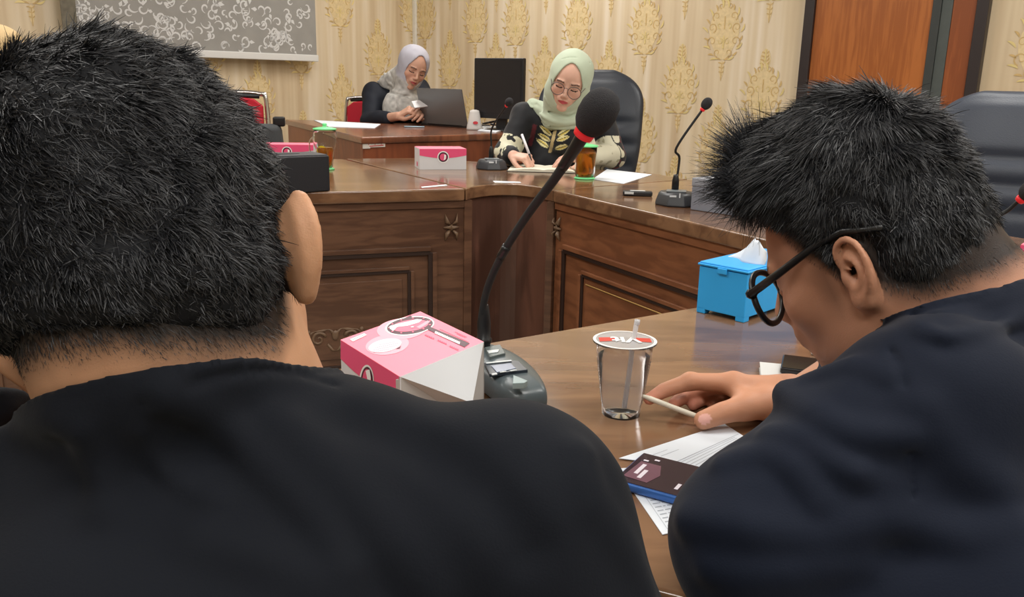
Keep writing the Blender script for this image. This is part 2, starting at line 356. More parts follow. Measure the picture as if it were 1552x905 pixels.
# corner unit with concave front
tc_=thing('corner_table','walnut corner table with concave front joining the left and right conference tables','table')
mid=(Pf1+Pr0)/2;chord=Pr0-Pf1;cn=np.array([-chord[1],chord[0]])/np.linalg.norm(chord)
arc=[Pf1+chord*t+cn*.16*math.sin(math.pi*t)**.8 for t in np.linspace(0,1,17)]
g=.004
jl=(J0-Pf1)/np.linalg.norm(J0-Pf1);jr=(J1-Pr0)/np.linalg.norm(J1-Pr0)
Bk=v2(at(985,262));Bl=v2(at(640,239.5))
w=MB();w.prism([arc[0]+np.array([g,0])]+arc[1:-1]+[arc[-1]-np.array([0,-g])]+[J1+np.array([-.006,.004]),Bk,Bl,J0+np.array([.012,.02])],ZT-TH,ZT);w.build('tabletop',WT,tc_,bevel=.004)
w=MB()
ar2=[p+cn*.02 for p in arc];V=[];n=len(ar2)
for p in ar2+[q+cn*.024 for q in ar2]: V+=[(p[0],p[1],.04),(p[0],p[1],ZT-TH)]
Fc=[(2*i,2*i+2,2*i+3,2*i+1) for i in range(n-1)]+[(2*(n+i)+1,2*(n+i)+3,2*(n+i)+2,2*(n+i)) for i in range(n-1)]+[(2*i+1,2*i+3,2*(n+i)+3,2*(n+i)+1) for i in range(n-1)]+[(0,1,2*n+1,2*n),(2*n-2,4*n-2,4*n-1,2*n-1)]
w.add(V,Fc);w.build('curved_front_panel',wood('corner_front_walnut',(116,80,66),(84,58,48),.3,scale=3,stretch=(4,4,.8)),tc_,smooth=False)
for nm,p,q in(('side_panel',Pf1+jl*.08+np.array([.03,0]),J0+(-jl)*.1+np.array([.03,0])),('side_panel',Pr0+jr*.08+np.array([-.02,.03]),J1-jr*.1+np.array([-.02,.03]))):
    dd=(q-p)/np.linalg.norm(q-p);nn=np.array([-dd[1],dd[0]])*.011
    w=MB();w.prism([p-nn,q-nn,q+nn,p+nn],.0,ZT-TH);w.build(nm,WF,tc_)
for P0,jj in((Pf1,jl),(Pr0,jr)):
    e_=(mid-P0)/np.linalg.norm(mid-P0)
    w=MB();w.prism([P0+jj*.012+e_*.004,P0+jj*.05+e_*.004,P0+jj*.05+e_*.035+cn*.01,P0+jj*.022+e_*.035],.0,ZT-TH);w.build('corner_post',WF,tc_)
# right table
dr_=(Pr1-Pr0)/np.linalg.norm(Pr1-Pr0);back=v2(at(1500,352));db=(back-J1)/np.linalg.norm(back-J1)
R1=Pr0+dr_*2.75;R2=J1+db*2.9
tr=thing('conference_table','walnut conference table on the right side with panelled front and brass inlay line','table')
w=MB();w.prism([Pr0,J1,R2,R1],ZT-TH,ZT);w.build('tabletop',WT,tr,bevel=.006)
T,L=front_panel(tr,Pr0,R1,[(.065,1.32,.08,.548),(1.45,2.65,.08,.548)],WR,gold=True,gx=.12)
carving(tr,T,.012,.618,.05,'leaf')
for p,q in((J1-jr*.03+db*.04,R2-jr*.03),(R1+jr*.03,R2-jr*.03)):
    dd=(q-p)/np.linalg.norm(q-p);nn=np.array([-dd[1],dd[0]])*.011
    w=MB();w.prism([p-nn,q-nn,q+nn,p+nn],.0,ZT-TH);w.build('side_panel',WR,tr)
w=MB();q0=v2(at(805,276.5))
# near table
N0=v2(at(510,558));N1=v2(at(1055,465));dn=(N1-N0)/np.linalg.norm(N1-N0);nn_=np.array([-dn[1],dn[0]])
NA=N0-dn*.62;NB=N0+dn*1.20
tn_=thing('conference_table','polished walnut table in the foreground under the water cup and blue tissue box','table')
near_poly=[NA,NB,NB+dr_*.55,v2(.72,1.02),v2(.42,.90),v2(.20,.52),v2(.02,.60),v2(-.45,.60),NA+np.array([.02,-.10])]
w=MB();w.prism(near_poly,ZT-TH,ZT);w.build('tabletop',WT,tn_,bevel=.005)
for p,q in((NA+dn*.1-nn_*.03,NB-dn*.08-nn_*.03),):
    nn=nn_*.011;w=MB();w.prism([p-nn,q-nn,q+nn,p+nn],.0,ZT-TH);w.build('front_panel',WF,tn_)
w=MB();w.prism([v2(.42,.93),v2(.44,.93),v2(.46,1.28),v2(.44,1.28)],0,ZT-TH);w.build('side_panel',WF,tn_)
w=MB();w.prism([v2(-.45,.62),v2(-.43,.62),v2(-.45,.80),v2(-.47,.80)],0,ZT-TH);w.build('side_panel',WF,tn_)
# rear office desk
ZD=.83
D0=v2(at(548,208,ZD));D1=v2(at(432,181,ZD));D2=v2(at(745,203,ZD));dd2=(D2-D0)/np.linalg.norm(D2-D0)
D3=D0+dd2*1.72;D4=np.array([.15,6.02])
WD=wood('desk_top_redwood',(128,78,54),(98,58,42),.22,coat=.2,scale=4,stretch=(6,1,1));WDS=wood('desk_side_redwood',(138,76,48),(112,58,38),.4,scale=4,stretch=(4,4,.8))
ds=thing('office_desk','reddish brown office desk behind the tables with laptop and monitor on it','desk')
w=MB();w.prism([D0,D1,v2(-1.20,5.84),v2(-.98,5.77),v2(-.45,5.77),D4,D3],ZD-.035,ZD);w.build('desktop',WD,ds,bevel=.008)
ins=.02
def desk_panel(nm,p,q,z0,z1,t=.02,m=WDS,off=0):
    dd=(q-p)/np.linalg.norm(q-p);nn=np.array([-dd[1],dd[0]]);p=p+nn*off;q=q+nn*off
    w=MB();w.prism([p,q,q+nn*t,p+nn*t],z0,z1);return w.build(nm,m,ds,bevel=.002)
desk_panel('end_panel',D1+(D0-D1)*.02,D0+(D1-D0)*.01,.0,ZD-.035,off=.01)
desk_panel('apron',D0+dd2*.02,D3-dd2*.02,ZD-.17,ZD-.035,off=.012)
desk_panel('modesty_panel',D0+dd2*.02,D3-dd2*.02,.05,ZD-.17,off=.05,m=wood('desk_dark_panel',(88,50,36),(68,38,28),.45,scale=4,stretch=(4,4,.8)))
desk_panel('end_panel',D3,D4,.0,ZD-.035,off=.01)
# sticker plate on the apron
ad=math.atan2(dd2[1],dd2[0])
sxx,szz=on_front(567,217,D0,D3,.012)
w=MB();w.box((sxx,.009,szz),(.12,.004,.04));w.box((sxx-.045,.009,szz+.0),(.04,.005,.05));o=w.build('sticker',mat('sticker_white',(222,214,204),.4),ds);o.matrix_local=TR((D0[0],D0[1],0),ad)
w=MB()
for i in range(6): w.ribbon([(sxx-.035+.018*i,.0055,szz-.008+.004*(i%2)),(sxx-.028+.018*i,.0055,szz+.012)],.004,(0,-1,0))
w.ribbon([(sxx-.03,.0055,szz-.014),(sxx+.05,.0055,szz-.011)],.004,(0,-1,0))
o=w.build('sticker_print',mat('sticker_red',(190,60,60),.5),ds);o.matrix_local=TR((D0[0],D0[1],0),ad)
# ---------------------------------------------------------------- props
BLK=mat('black_plastic',(22,22,24),.35);BLKM=mat('black_matte_plastic',(30,31,33),.6);GRYP=mat('grey_green_plastic',(84,94,98),.32,spec=.6)
FOAM=mat('black_foam',(46,45,48),.95,bump=.8,bscale=900);REDR=mat('red_ring',(226,40,48),.35,emit=.25)
PAPER=mat('white_paper',(226,232,240),.6);INK=mat('grey_print',(168,174,184),.7);STEEL=mat('brushed_steel')
def rot2(p,a): return (p[0]*math.cos(a)-p[1]*math.sin(a),p[0]*math.sin(a)+p[1]*math.cos(a))
# --- conference microphones
def mic(label,loc,rz,neck,ring_k,head_r,base='box',group='gooseneck conference microphones',head_len=1.25):
    """neck: list of offsets from loc to the head centre"""
    t=thing('conference_microphone',label,'microphone',loc,rz,group)
    if base=='box':
        w=MB();w.lathe([(.052,0),(.066,.0),(.067,.006),(.058,.032),(.050,.040),(.03,.043)],8,sx=1,sy=1.12,T=TR(rz=R_(22.5)));w.build('base',mat('mic_base_dark_grey',(52,54,58),.4),t,bevel=.003)
        w=MB();w.box((0,-.012,.0435),(.06,.05,.004));w.build('button_panel',mat('mic_panel_grey',(112,118,122),.35),t,bevel=.0015)
        w=MB();w.box((-.008,-.0655,.017),(.020,.002,.006),TR(rx=R_(-14)));w.box((.012,-.0655,.02),(.004,.002,.014),TR(rx=R_(-14)));w.build('badge',mat('badge_silver',(190,194,198),.3),t)
    pts=spline(neck,8);k=len(pts)
    w=MB();w.lathe([(.011,0),(.011,.03),(.008,.045),(.006,.05)],14,T=Matrix.Translation(Vector(neck[0])));w.build('socket',BLK,t,smooth=True)
    w=MB();w.tube(pts,.0038 if base=='box' else .0050,10);w.build('gooseneck',BLKM,t,smooth=True)
    if base!='box':
        w=MB()
        for a,b in ():
            i0,i1=int(a*k),int(b*k);w.tube(pts[i0:i1],.0062 if a<.5 else .0075,12)
        w.build('sleeve',BLKM,t,smooth=True)
    d=Vector(pts[-1]-pts[-4]).normalized();e=Vector(pts[-1]);q=d.to_track_quat('Z','Y').to_matrix().to_4x4()
    w=MB();w.lathe([(head_r*.42,0),(head_r*.50,.004 if base=='box' else .002),(head_r*.52,head_r*.45),(head_r*.4,head_r*.5)],20,T=Matrix.Translation(e-d*head_r*.1)@q);w.build('light_ring',REDR,t,smooth=True)
    w=MB();prof=[(head_r*.35,head_r*.2)]
    for i in range(1,13):
        a=math.pi*i/13;prof.append((head_r*math.sin(a)**.85,head_r*.3+head_r*head_len*(1-math.cos(a))*.98))
    prof.append((.0005,head_r*.3+head_r*head_len*1.98));w.lathe(prof,24,T=Matrix.Translation(e)@q);w.build('windscreen',FOAM,t,smooth=True)
    return t
p=at(745,256);hd=far(767,153,p[1]-.10)
mic('small gooseneck microphone with red ring beside the pink and white box on the corner table',p,R_(8),[(0,0.02,.042),(0.0,.02,.10),(0,0.0,.17),tuple(hd-p-np.array([0.012,0,.02])),],0,.0165)
p=at(1024,310);hd=far(1070,158,p[1]-.02)
mic('gooseneck microphone with red ring on right table beside the small voice recorder',p,R_(-12),[(-.005,.01,.042),(0.002,.01,.14),tuple(hd-p-np.array([.075,0,.13])),tuple(hd-p-np.array([0.008,0,.018]))],0,.0155)
# --- right edge microphone, base hidden behind the man's head
hd=far(1549,306,1.55);p0=at(1440,368,.75)
p0=np.array([hd[0]-.20,1.62,.75])
mic('gooseneck microphone with red ring half hidden behind the head of the man with glasses',p0,R_(5),[(0,0,.042),(.0,0,.10),tuple(far(1500,334,1.58)-p0),tuple(hd-p0)],0,.018)
# --- foreground microphone
q=lambda x,y,Y:far(x,y,Y)
bp=at(775,585);tm=thing('conference_microphone','large gooseneck microphone with red ring and display base beside the open pink box','microphone',(bp[0],bp[1],.75),0,'gooseneck conference microphones')
out=[(733,598),(748,608),(767,617),(800,614),(832,600),(836,588)]
top_=[(737,519),(752,522),(780,533),(803,552),(820,573),(833,592),(836,603)]
# plan outline of the teardrop base on the table plane
pl=[at(*c,.775) for c in((722,513),(745,519),(775,529),(800,545),(818,562),(829,579),(832,590))]+[at(*c,.768) for c in((822,598),(795,604),(770,603),(752,592),(730,574),(712,560),(695,548),(690,530),(704,517))]
pl=[(c[0]-bp[0],c[1]-bp[1]) for c in pl];cxy=np.mean(pl,0)
def ring(s,z): return [(cxy[0]+(c[0]-cxy[0])*s,cxy[1]+(c[1]-cxy[1])*s,z) for c in pl]
w=MB();lv=[ring(.97,0),ring(1.0,.004),ring(1.0,.014),ring(.97,.021),ring(.90,.026),ring(.6,.031),ring(.2,.033)];n=len(pl)
V=[c for r in lv for c in r];Fc=[(j*n+i,j*n+(i+1)%n,(j+1)*n+(i+1)%n,(j+1)*n+i) for j in range(len(lv)-1) for i in range(n)]+[tuple((len(lv)-1)*n+i for i in range(n)),tuple(range(n))[::-1]]
w.add(V,Fc);w.build('base',GRYP,tm,smooth=True,sub=2)
def onb(x,y,z): c=at(x,y,.75+z);return (c[0]-bp[0],c[1]-bp[1],z)
def plate(nm,px,z,m,h=.0015):
    w=MB();w.prism([onb(x,y,z)[:2] for x,y in px],z-h,z);return w.build(nm,m,tm,bevel=.0006)
plate('display_bezel',[(734,550),(776,546),(786,547),(800,560),(792,561),(742,567)],.0345,mat('bezel_dark_blue',(50,58,68),.3),.004)
plate('display',[(744,554),(774,550),(782,558),(753,564)],.0355,mat('lcd_grey_blue',(128,138,160),.25),.001)
SV=mat('silver_trim',(200,206,208),.25)
for px in([(736,549),(775,545),(776,546.5),(737,550.5)],[(744,566),(753,564.5),(754,566.5),(746,568)],[(757,563),(767,561.5),(768,562.5),(758,564)],[(772,561),(782,559.5),(784,560.5),(774,562)],[(738,531),(757,529),(755,533),(741,535)]): plate('trim_strip',px,.0362,SV,.0015)
plate('speak_button',[(778,568),(800,577),(795,580),(777,581)],.038,mat('button_light_grey',(140,158,160),.35),.007)
plate('connector_block',[(735,526),(758,522),(766,535),(742,541)],.036,mat('mic_block_grey',(88,98,98),.35),.008)
plate('screen_badge',[(738,531),(757,529),(755,533),(741,535)],.0372,SV,.0015)
nk=[far(x,y,Y)-bp for x,y,Y in((733,535,bp[1]+.06),(729,495,bp[1]+.06),(738,440,bp[1]+.05),(762,385,bp[1]+.03),(800,325,bp[1]+.01),(840,272,bp[1]-.02),(868,230,bp[1]-.04),(885,203,bp[1]-.05))]
pts=spline(nk,10);kk=len(pts)
w=MB();w.lathe([(.0085,0),(.0085,.018),(.0105,.020),(.0105,.0245),(.0085,.026),(.0088,.045),(.0058,.068),(.0045,.07)],18,T=Matrix.Translation(Vector(nk[0]-np.array([0,0,.005]))));w.build('socket',BLK,tm,smooth=True)
w=MB();w.tube(pts,[.0045+.0022*(i/kk)**2 for i in range(kk)],12);w.build('gooseneck',BLKM,tm,smooth=True)
w=MB();w.tube(pts[int(kk*.42):int(kk*.47)],.0058,12);w.build('joint_sleeve',BLK,tm,smooth=True)
w=MB();w.tube(pts[-17:],[.0062+.0018*i/16 for i in range(17)],14);w.build('sleeve',BLK,tm,smooth=True)
d=Vector(nk[-1]-nk[-2]).normalized();e=Vector(nk[-1]);Q=d.to_track_quat('Z','Y').to_matrix().to_4x4()
w=MB();w.lathe([(.0085,-.004),(.0110,-.003),(.0122,.006),(.0100,.009)],24,T=Matrix.Translation(e)@Q);w.build('light_ring',REDR,tm,smooth=True)
w=MB();w.lathe([(.009,.003),(.0135,.006),(.0178,.013),(.0205,.023),(.0208,.033),(.0185,.044),(.013,.052),(.006,.0555),(.0004,.0562)],28,T=Matrix.Translation(e)@Q);w.build('windscreen',FOAM,tm,smooth=True)
# --- near pink box with the lid hanging open
PK=mat('pink_card',(250,128,152),.45,noise=.02,nscale=8);PKD=mat('deep_pink_card',(232,84,130),.45);CARD=mat('white_card',(214,216,220),.55);PKL=mat('pale_pink_print',(253,168,186),.45)
DKR=mat('dark_plum_print',(74,32,52),.45);WPR=mat('white_print',(240,244,244),.45)
zt=.829;A,B,Cc,D=[at(x,y,zt) for x,y in((516,515),(637,472),(733,518),(606,571))]
cen=(A+B+Cc+D)/4;side=.146;ex=(D-A)/np.linalg.norm(D-A);ex=ex[:2];ey=np.array([-ex[1],ex[0]])
e2=(B-A)[:2];e2=e2/np.linalg.norm(e2)
bx=thing('cake_box','pink topped cake box with white flap hanging open beside the large microphone','box',(cen[0],cen[1],.75),0,'pink and white food boxes')
lc=lambda P3:np.array([P3[0]-cen[0],P3[1]-cen[1],P3[2]-.75])
a_,b_,c_,d_=[lc(x) for x in(A,B,Cc,D)]
def dn_(p,z): return np.array([p[0],p[1],z])
w=MB()
th=.0012
for p,q_ in((a_,b_),(b_,c_)): # two closed back sides
    dd=(q_-p)[:2];dd/=np.linalg.norm(dd);nn=np.array([-dd[1],dd[0]])*th*-1
    w.prism([p[:2],q_[:2],q_[:2]+nn,p[:2]+nn],.001,a_[2]-.001)
dd=(d_-a_)[:2];dd/=np.linalg.norm(dd);nn=np.array([-dd[1],dd[0]])*th
w.prism([a_[:2],d_[:2],d_[:2]+nn,a_[:2]+nn],.001,a_[2]-.001)
w.prism([p[:2] for p in(a_,b_,c_,d_)],0,.0015)
w.build('carton',CARD,bx)
w=MB();w.prism([p[:2] for p in(a_,b_,c_,d_)],a_[2]-.0012,a_[2]);w.build('lid',PK,bx)
# open right-front side: a low inner wall and the hanging flap
w=MB();i1=c_+(d_-c_)*.0;w.add([dn_(c_,0),dn_(d_,0),dn_(d_,a_[2]*.96)+(c_-d_)*.0,dn_(c_,a_[2]*.96),dn_(c_,0)+np.array([-.004,0,0]),dn_(d_,0)+np.array([-.004,.0,0]),dn_(d_,a_[2]*.96)+np.array([-.004,0,0]),dn_(c_,a_[2]*.96)+np.array([-.004,0,0])],[(0,1,2,3),(7,6,5,4),(0,4,5,1),(1,5,6,2),(2,6,7,3),(3,7,4,0)]);w.build('inner_wall',mat('card_grey_side',(186,182,178),.6),bx)
fo=np.array([e2[1],-e2[0],0])
f1=lc(far(672,613,A[1]-.045));f2=lc(far(714,612,Cc[1]-.02))
f1=lc(at(672,613,.778));f2=lc(at(716,611,.778))
w=MB();w.add([d_,c_,f2,f1,d_-[0,0,.0012],c_-[0,0,.0012],f2+[0,0.0012,0],f1+[0,0.0012,0]],[(0,1,2,3),(7,6,5,4),(0,4,5,1),(1,5,6,2),(2,6,7,3),(3,7,4,0)]);w.build('hanging_flap',mat('white_card_flap',(216,220,224),.5),bx)
w=MB();f3=lc(at(733,614,.752));s1_=dn_(c_,a_[2]*.5);w.add([c_,f3,f3-[.012,.004,0],c_-[.003,.003,.01]],[(0,1,2,3)]);
f4=lc(at(655,606,.753));w.add([d_,dn_(d_,.0),f4,],[(0,1,2)]);o=w.build('tuck_flap',mat('card_grey_side'),bx)
m_=o.modifiers.new('s','SOLIDIFY');m_.thickness=.001
# prints on the lid: bilinear coordinates (u along A->B, v along A->D)
def L_(u,v,h=.0004): p=a_+(b_-a_)*u+(d_-a_)*v;return (p[0],p[1],a_[2]+h)
def ellp(cu,cv,ru,rv,ang,h,n=36,a0=0,a1=2*math.pi): 
    o_=[]
    for i in range(n):
        t=a0+(a1-a0)*i/(n-1 if a1-a0<6.28 else n);x,y=ru*math.cos(t),rv*math.sin(t);o_.append(L_(cu+x*math.cos(ang)-y*math.sin(ang),cv+x*math.sin(ang)+y*math.cos(ang),h))
    return o_
def uv(x,y):   # lid coordinates of a pixel
    p=lc(at(x,y,zt));Mx=np.array([(b_-a_)[:2],(d_-a_)[:2]]).T;return np.linalg.solve(Mx,(p-a_)[:2])
def poly(w,px,h,mi): w.add([L_(*uv(*c),h) for c in px],[tuple(range(len(px)))],mi)
def epx(cx,cy,rx,ry,ang,n=40):
    return [(cx+rx*math.cos(2*math.pi*i/n)*math.cos(ang)-ry*math.sin(2*math.pi*i/n)*math.sin(ang),cy+rx*math.cos(2*math.pi*i/n)*math.sin(ang)+ry*math.sin(2*math.pi*i/n)*math.cos(ang)) for i in range(n)]
w=MB()
poly(w,epx(609,499,38,16,-.10),.00035,5) # pale halo
poly(w,epx(587,523,33,15,-.12),.00025,5)
poly(w,epx(621,494.5,37.5,14,-.13),.0005,1);poly(w,epx(621.3,494.5,35,12.6,-.13),.0007,2);poly(w,epx(621.5,494.6,28,8.6,-.13),.0009,3)
poly(w,[(588,498),(596,503),(602,497),(618,495),(635,490),(640,486),(632,485),(617,489),(603,492),(592,495)],.0011,1)
poly(w,[(631,497),(640,492),(648,487),(652,489),(645,494),(636,499)],.0011,5)
poly(w,epx(625,497,4,1.6,-.1,12),.0012,3);poly(w,epx(625,497,2.6,.8,-.1,10),.0013,4)
for i in range(11):
    a=2*math.pi*(i+.5)/11
    poly(w,epx(621.3+31.6*math.cos(a),494.5+10.6*math.sin(a)-.0-4.1*math.cos(a)*1.0,1.7,1.0,-.13,6),.0011,3)
poly(w,[(530,515),(552,506),(556,508.5),(535,518.5)],.0006,1)
for i in range(9): poly(w,[(534+i*2,515.5-i*.85),(535+i*2,515-i*.85),(536.4+i*2,512.6+2.4-i*.85-.2),(535.6+i*2,513.6-i*.85+3.4-1.2)],.0008,6)
poly(w,epx(583.5,524.5,25.5,9.6,-.2),.0006,7)
poly(w,[(600,530),(608,525),(606,529)],.0007,2)
for k,(dy,x0_,x1_) in enumerate(((-4,575,600),(-1,568,604),(2,566,602),(5,566,590))):
    for i in range(int((x1_-x0_)/3)):
        xx=x0_+i*3;yy=525.5+dy-(xx-584)*.2;poly(w,[(xx,yy),(xx+2.2,yy-.5),(xx+2.3,yy+.6),(xx+.1,yy+1.1)],.0008,8)
poly(w,[(648,500),(652,496),(712,521),(704,527)],.0006,2)
rr=random.Random(3)
xx=660.
while xx<697:  # block letters in the dark strip, too small to read in the photograph
    yy=503.3+(xx-660)*.445;ww=rr.uniform(1.6,2.4);poly(w,[(xx,yy-.6),(xx+ww,yy+.45-.6+ww*.2),(xx+ww-1.2,yy+3.2+ww*.4),(xx-1.5,yy+2.6)],.0008,1);xx+=ww+.55
for x0_,y0_,n_ in((645,507,5),(664,515,5),(682,524,5)):
    for i in range(n_): xa=x0_+i*2.8;ya=y0_+i*1.25;poly(w,[(xa,ya),(xa+2,ya+.9),(xa+1.2,ya+2.9),(xa-.9,ya+2)],.0006,9)
for x0_,y0_,n_ in((667,499,17),(690,503,7),(693,506,5)):
    for i in range(n_): xa=x0_+i*2.6;ya=y0_+i*1.18;poly(w,[(xa,ya),(xa+1.8,ya+.8),(xa+1.2,ya+1.6),(xa-.5,ya+.8)],.0006,9)
poly(w,[(611,484),(622,478.5),(625,480.5),(616,484.5)],.0006,2)
w.build('lid_print',[PK,WPR,DKR,mat('rose_print',(232,110,140),.45),WPR,PKL,mat('barcode_grey',(110,150,150),.5),mat('bubble_pale',(236,222,232),.5),mat('bubble_text',(200,178,196),.5),mat('rose_text',(214,84,122),.5)],bx)
# prints on the left face
def Lf(x,y,h=.0012):
    dd=(D-A)[:2];dd=dd/np.linalg.norm(dd);n=np.array([dd[1],-dd[0]]);k=A[:2]+n*h;r=ray(x,y)
    s,t=np.linalg.solve(np.array([[dd[0],-r[0]],[dd[1],-r[1]]]),-k);return lc(np.array([k[0]+dd[0]*s,k[1]+dd[1]*s,HC+t*r[2]]))
w=MB()
def polf(px,h,mi): w.add([Lf(*c,h) for c in px],[tuple(range(len(px)))],mi)
polf([(516.3,516),(560,543.5),(604.5,571.2),(603.5,599),(590,595.5),(572,588),(552,576),(535,562),(516.2,544)],.0006,0)
polf(epx(555.5,578,11,25,.02),.0009,1);polf(epx(555.8,579,9.2,23,.02),.0012,2);polf(epx(555.8,578,6.8,18.5,.02),.0015,3)
polf([(554,562),(560,560),(562,572),(561,586),(558,595),(555,588),(557,576)],.0018,1);polf([(549,582),(553,578),(556,590),(554,597)],.0018,5)
w.build('side_print',[PKD,WPR,DKR,mat('rose_print_side',(226,84,128),.45),WPR,PKL],bx)
# --- other food boxes (closed)
def food_box(label,corner,rz,dx,dy,h,logo=True):
    t=thing('cake_box',label,'box',(corner[0],corner[1],.75),rz,'pink and white food boxes')
    w=MB();w.box((dx/2,dy/2,h/2),(dx,dy,h));w.build('carton',mat('white_card'),t,bevel=.001)
    w=MB();w.box((dx/2,dy/2,h+.0008),(dx-.001,dy-.001,.0014));w.build('lid',PK,t)
    w=MB();n=12
    w.add([(dx*i/n,-.0008,h) for i in range(n+1)]+[(dx*i/n,-.0008,h*.70-h*.14*math.sin(math.pi*i/n)) for i in range(n+1)],[(n+1+i,n+2+i,i+1,i) for i in range(n)],0)
    for r_,m,y in((h*.29,1,-.0012),(h*.24,2,-.0016),(h*.17,3,-.002)):
        w.add([(dx*.5+r_*math.cos(2*math.pi*i/24),y,h*.62+r_*math.sin(2*math.pi*i/24)) for i in range(24)],[tuple(range(24))],m)
    w.add([(dx*.5+.004,-.0024,h*.75),(dx*.5+.012,-.0024,h*.72),(dx*.5+.010,-.0024,h*.52),(dx*.5+.002,-.0024,h*.46),(dx*.5+.004,-.0024,h*.6)][::-1],[(0,1,2,3,4)],1)
    w.add([(-.0008,dy*.55,h*.12),(-.0008,dy*.35,h*.12),(-.0008,dy*.35,h*.32),(-.0008,dy*.55,h*.34)],[(0,1,2,3)],3)
    w.build('side_print',[PKD,WPR,DKR,mat('rose_print_side')],t);return t
p0=at(636,257.5);p1=at(708,258);rz=math.atan2((p1-p0)[1],(p1-p0)[0])
food_box('small pink and white box with a round emblem beside the corner table microphone',p0,rz+.12,np.linalg.norm((p1-p0)[:2]),.14,.084)
p0=at(395,246);food_box('pink topped box standing behind the black tissue box',p0,R_(8),.225,.12,.075)
food_box('pink and white box at the right edge of the picture behind the shoulder',at(1541,407),R_(-40),.14,.14,.05)
# --- black tissue box
TBX=mat('black_leatherette',(33,34,40),.45,bump=.3,bscale=500)
p0=at(398,296);p1=at(497,290);rz=math.atan2((p1-p0)[1],(p1-p0)[0]);ht=.118
t=thing('tissue_box','black tissue box with slotted top beside the glass jar on the left table','tissue box',(p0[0],p0[1],.75),rz)
w=MB();w.box((.11,.066,.058),(.235,.132,.115));w.build('box_body',TBX,t,bevel=.004)
w=MB();w.box((.11,.066,.117),(.225,.122,.004));w.build('top_panel',mat('charcoal_top',(74,76,82),.4),t,bevel=.001)
w=MB();w.lathe([(.02,.1188),(.02,.1198)],20,sx=3.2,sy=.6,T=TR((.09,.066,0)));w.build('slot',mat('slot_black',(14,14,16),.7),t)
# --- grey box at right
p0=at(1046,318);p1=at(1128,330);dd=(p1-p0)[:2];rz=math.atan2(dd[1],dd[0])
t=thing('tissue_box','light grey box on the right table half hidden by the spiky hair','box',(p0[0],p0[1],.75),rz)
GB=mat('grey_leatherette',(132,136,148),.5,noise=.04);w=MB();w.box((.125,.07,.035),(.25,.14,.07));w.build('box_body',GB,t,bevel=.003)
w=MB();w.box((.125,.07,.083),(.252,.142,.026));w.build('lid',mat('grey_leatherette_top',(150,154,164),.5,noise=.04),t,bevel=.003)
w=MB();w.lathe([(.02,.0962),(.02,.0968)],20,sx=3.2,sy=.7,T=TR((.125,.07,0)));w.build('slot',mat('slot_black'),t)
# --- blue tissue box
BLU=mat('sky_blue_plastic',(52,168,240),.4,spec=.4);
p0=at(1055,473);p1=at(1127,490);p2=at(1200,473)
dd=(p1-p0)[:2];wd=np.linalg.norm(dd);dd/=wd;rz=math.atan2(dd[1],dd[0]);dl2=.185;h=.078
t=thing('tissue_box','bright blue plastic tissue box with a white tissue poking out on the near table','tissue box',(p0[0],p0[1],.75),rz)
w=MB();z0=.007
w.box((wd/2,dl2/2,z0+(h-z0)/2),(wd,dl2,h-z0))
for x in(.008,wd-.008):
    for y in(.008,dl2-.008): w.box((x,y,z0/2+.002),(.016,.016,z0+.004),)
w.build('box_body',BLU,t,bevel=.0015)
w=MB();w.box((wd/2,dl2/2,h+.003),(wd+.005,dl2+.005,.004));w.box((wd/2,dl2/2,h+.006),(wd,dl2,.003));w.build('lid',BLU,t,bevel=.0015)
w=MB();w.box((wd*.5,-.003,h-.002),(.017,.003,.009));w.build('latch',BLU,t,bevel=.001)
w=MB()
rr=random.Random(2);nu,nv=10,8;V=[]
for i in range(nu+1):
    for j in range(nv+1):
        u=i/nu;v=j/nv;V.append((wd*.5+(u-.5)*(.075-.03*v)+.014*v+.004*math.sin(7*u+3*v),dl2*.30+.03*math.sin(u*5+1)*(.4+v*.3)+.02*v,h+.006+.038*v*(.6+.4*math.sin(u*3.1))+.003*math.sin(11*u)*v))
w.add(V,[(i*(nv+1)+j,(i+1)*(nv+1)+j,(i+1)*(nv+1)+j+1,i*(nv+1)+j+1) for i in range(nu) for j in range(nv)])
o=w.build('tissue',mat('tissue_white',(214,222,232),.8),t,smooth=True);m_=o.modifiers.new('s','SOLIDIFY');m_.thickness=.0008
# --- water cup
GLS=mat('clear_plastic',(250,252,254),.06,trans=.95,ior=1.12,spec=.9);WAT=mat('water',(252,253,254),.0,trans=1,ior=1.05)
cp=at(941,627);t=thing('water_cup','sealed clear plastic cup of water with a straw on the near table','cup',(cp[0],cp[1],.75))
prof=[(.0195,.0),(.0212,.0005),(.0222,.012)]
for i in range(17): prof+=[(.0220+.0072*i/17,.0135+.0032*i),(.0234+.0072*i/17,.0151+.0032*i)]
prof+=[(.0305,.074),(.0315,.084),(.0335,.0848),(.0352,.085),(.0352,.0862)]
w=MB();w.lathe(prof+[(.0305,.0862),(.0297,.074)]+[(r-.0007,z) for r,z in prof[::-1][5:-2]]+[(.0188,.0012)],48);w.build('cup_wall',GLS,t,smooth=True)
w=MB();w.lathe([(.0186,.0016),(.0212,.012),(.0286,.069),(.0001,.0691)],40,cap=True);w.build('water',WAT,t,smooth=True)
w=MB();w.lathe([(.0345,.0864),(.0345,.0868)],48);w.build('lid_film',mat('lid_film',(196,196,198),.25,alpha=.55),t)
w=MB();
for k in range(36):
    a,b=2*math.pi*k/36,2*math.pi*(k+1)/36
    w.quad((.0352*math.cos(a),.0352*math.sin(a),.0869),(.0352*math.cos(b),.0352*math.sin(b),.0869),(.0318*math.cos(b),.0318*math.sin(b),.0870),(.0318*math.cos(a),.0318*math.sin(a),.0870))
w.build('lid_rim',mat('rim_white_plastic',(232,232,232),.3),t)
w=MB()
